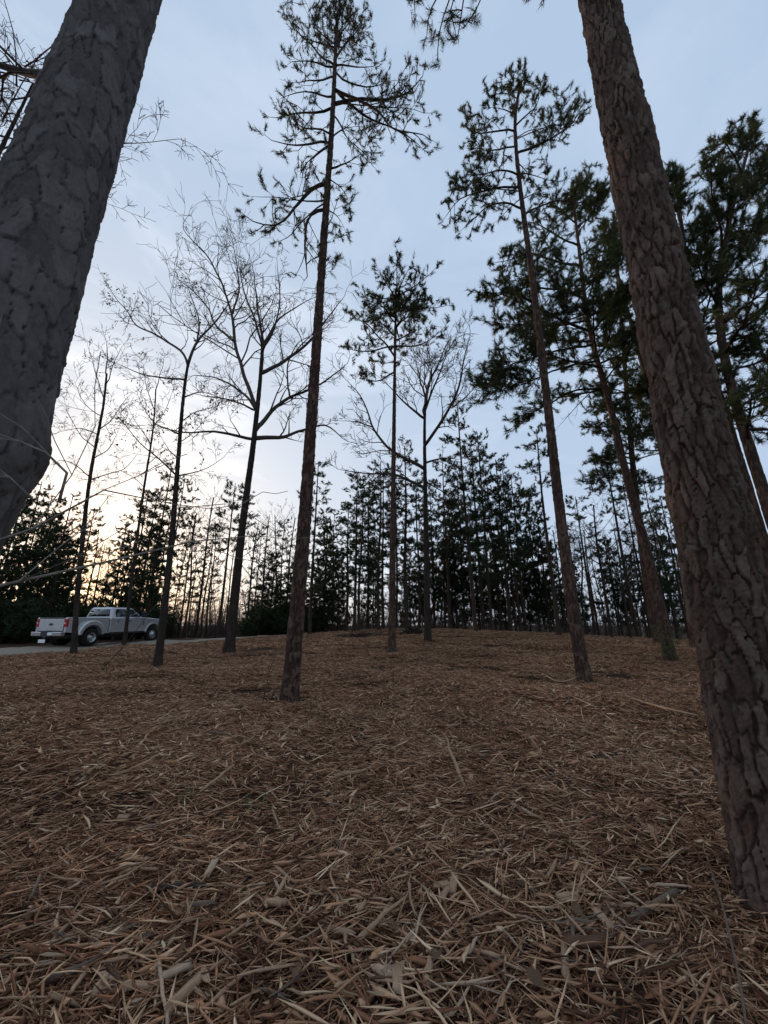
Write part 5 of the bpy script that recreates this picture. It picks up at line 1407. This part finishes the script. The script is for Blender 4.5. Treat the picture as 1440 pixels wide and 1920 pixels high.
g1 = G(885, 1478); place_piece('wood_chunk', BLK[1], 'wood_tan', g1[0], g1[1], 1.5, -.9, 'stubby wood chunk at the lower end of the propped-up shard', 'wood chip', dz=.05)
g1 = G(1306, 1456); place_piece('wood_chunk', BLK[2], 'wood_pale', g1[0], g1[1], 2.2, -.5, 'bright pale chip close to the left side of the right trunk', 'wood chip', dz=.05)
g1 = G(392, 1660); place_piece('wood_chunk', BLK[0], 'wood_pale', g1[0], g1[1], 1.4, -.5, 'pale rectangular chip at the end of the dark crosswise stick', 'wood chip', dz=.06)
g1 = G(1104, 1790); place_piece('wood_chunk', block_mesh(361, .20, .05, .022), 'wood_brown', g1[0], g1[1], .05, 0, 'flat brown slab of wood below the grey-brown branch', 'wood chip', dz=.045)
g1 = G(325, 1850); place_piece('wood_chunk', BLK[1], 'wood_pale', g1[0], g1[1], .5, -.1, 'chewed pale chip right of the pale strip at the bottom left', 'wood chip', dz=.05)

def loose_pieces():
    used_ = set()
    rng = np.random.default_rng(400)
    kinds = [('wood_splinter', SH, 'wood_pale', 'pale wood splinter'), ('wood_splinter', SH, 'wood_tan', 'tan wood splinter'), ('bark_flake', SH, 'wood_brown', 'brown bark flake'), ('twig', SH, 'wood_grey', 'grey twig piece'), ('wood_chunk', BLK, 'wood_tan', 'tan wood chunk')]
    for i in range(262):
        px = rng.uniform(15, 1330); py = 1915 - 450 * rng.random() ** 1.15
        if px > 1290 and py < 1800: px -= 250
        g = G(px, py)
        k = rng.choice(5, p=[.14, .42, .20, .16, .08]); nm, lib, mt, lb = kinds[k]
        row = ['by the bottom edge', 'in near mulch', 'in middle mulch', 'in farther mulch'][0 if py > 1810 else 1 if py > 1690 else 2 if py > 1570 else 3]
        side = ['at the far left', 'below the pickup', 'below the big bare tree', 'below the tall sparse pine', 'left of centre', 'below the central pine', 'right of centre', 'below the sunlit-edged pine', 'beside the right trunk'][min(8, int(px / 150))]
        for _try in range(12):
          sc = rng.uniform(.7, 1.25); li = int(rng.integers(len(lib)))
          big = 'small' if sc < .85 else ('' if sc < 1.08 else 'large')
          bent = '' if lib is BLK else ['broad', 'split', 'short', 'long bent', 'forked', 'curved', 'long forked', 'stubby', 'thin curled', 'flat'][li]
          zone = ' '.join((' '.join((big, bent, lb, row, side))).split())
          if zone not in used_: break
        used_.add(zone)
        place_piece(nm, lib[li], mt, g[0], g[1], float(flow(g[0], g[1])) + rng.normal() * .9, rng.normal() * .22, zone, 'wood chip', f'{lb}s on the mulch', dz=.04 + .015 * rng.random(), scale=sc, roll=rng.normal() * .5)
loose_pieces()

def leaf_mesh(seed):
    rng = np.random.default_rng(seed); n = 9; u = np.linspace(0, 1, n)
    w = .5 * np.sin(np.pi * u ** .8) * .45 * (1 + .25 * np.cos(u * 20)) + .01
    cz = .12 * np.sin(u * 3 + rng.random()); fold = .25
    V = np.concatenate([np.stack([u - .5, w, cz + fold * w], 1), np.stack([u - .5, 0 * w, cz], 1), np.stack([u - .5, -w, cz + fold * w * 1.3], 1)])
    F = [[i, i + 1, n + i + 1, n + i] for i in range(n - 1)] + [[n + i, n + i + 1, 2 * n + i + 1, 2 * n + i] for i in range(n - 1)]
    return mesh_np('leaf', V * .085, [F], True, [M['dead_leaf']])
LF = [leaf_mesh(s_) for s_ in (1, 2, 3)]
rng_ = np.random.default_rng(77)
LWH = ['right of the stubby chunk by the propped-up shard', 'in the lower centre, right of the long split strip', 'beside the chewed pale chip at the bottom left', 'just above the flat brown slab', 'at the bottom right beside the thin grey stem', 'right of the dark crosswise stick', 'at the lower end of the long split strip',
       'at the bottom edge, right of centre', 'at the bottom edge, left of centre', 'left of the right trunk, in middle mulch', 'below the white frayed splinter', 'at the lower centre, below the split block']
for i, (px, py) in enumerate([(905, 1527), (735, 1790), (330, 1835), (1090, 1750), (1215, 1880), (420, 1665), (700, 1770), (1010, 1905), (560, 1880), (1060, 1600), (250, 1560), (820, 1850)]):
    g1 = G(px, py)
    place_piece('dry_leaf', LF[i % 3], 'dead_leaf', g1[0], g1[1], rng_.uniform(0, 6), rng_.normal() * .4, 'curled brown dry leaf ' + LWH[i], 'leaf', 'dry leaves on the mulch', dz=.06, roll=rng_.normal() * .5)

# grass tufts poking through
for i, (px, py, s_, lb) in enumerate([(472, 1524, 1.0, 'green grass tuft in the mulch, largest and lowest of the four'), (355, 1503, .8, 'small green grass tuft left of the lowest tuft'), (600, 1352, 1.0, 'green grass tuft just right of the tall sparse pine'), (752, 1306, 1.2, 'green grass tuft below the central pine')]):
    rng = np.random.default_rng(500 + i); W = MB(); T = []
    for _ in range(16): T.append((rng.normal() * .05, rng.normal() * .04, .0, rng.normal() * .3, rng.normal() * .3, 1, .09 * s_))
    W.tufts(T, rng, 7, .006, spread=(.05, .6)); g1 = G(px, py)
    tag(link('grass_tuft', W.mesh('grass_tuft', [M['grass']]), loc=(g1[0], g1[1], g1[2] + .035)), lb, 'grass')

# heaps of brush at the back of the clearing
def heap(px, Y, w_, d_, h_, n, seed, label):
    rng = np.random.default_rng(seed); W = MB(); x = P(px, 1185, Y)[0]; base = np.array([x, Y, tz(x, Y)])
    for _ in range(n):
        a = rng.uniform(0, 6.28); rr = rng.random() ** .5; p = np.array([math.cos(a) * rr * w_ * .5, math.sin(a) * rr * d_ * .5, h_ * (1 - rr) * rng.random() + .02])
        y_ = rng.uniform(0, 6.28); d = unit(np.array([math.cos(y_), math.sin(y_) * .6, rng.normal() * .22])); L = rng.uniform(.25, .8) * w_ * .5; r = rng.uniform(.008, .028)
        m_ = p + d * L * .5 + rng.normal(size=3) * .03
        W.line(p - d * L * .5, m_, r, r * .8); W.line(m_, p + d * L + rng.normal(size=3) * .05, r * .8, r * .4)
    o = tag(link('brush_heap', W.mesh('brush_heap', [M['wood_dark']]), loc=base), label, 'brush heap')
heap(775, 23.5, 1.7, 1.2, .5, 320, 601, 'small heap of dark brush between the central pine and the forked bare tree')
heap(683, 22.0, 2.4, .8, .16, 220, 602, 'low dark scatter of brush left of the central pine')
heap(545, 7.35, .75, .5, .10, 60, 603, 'scatter of dark sticks at the foot of the tall sparse pine')
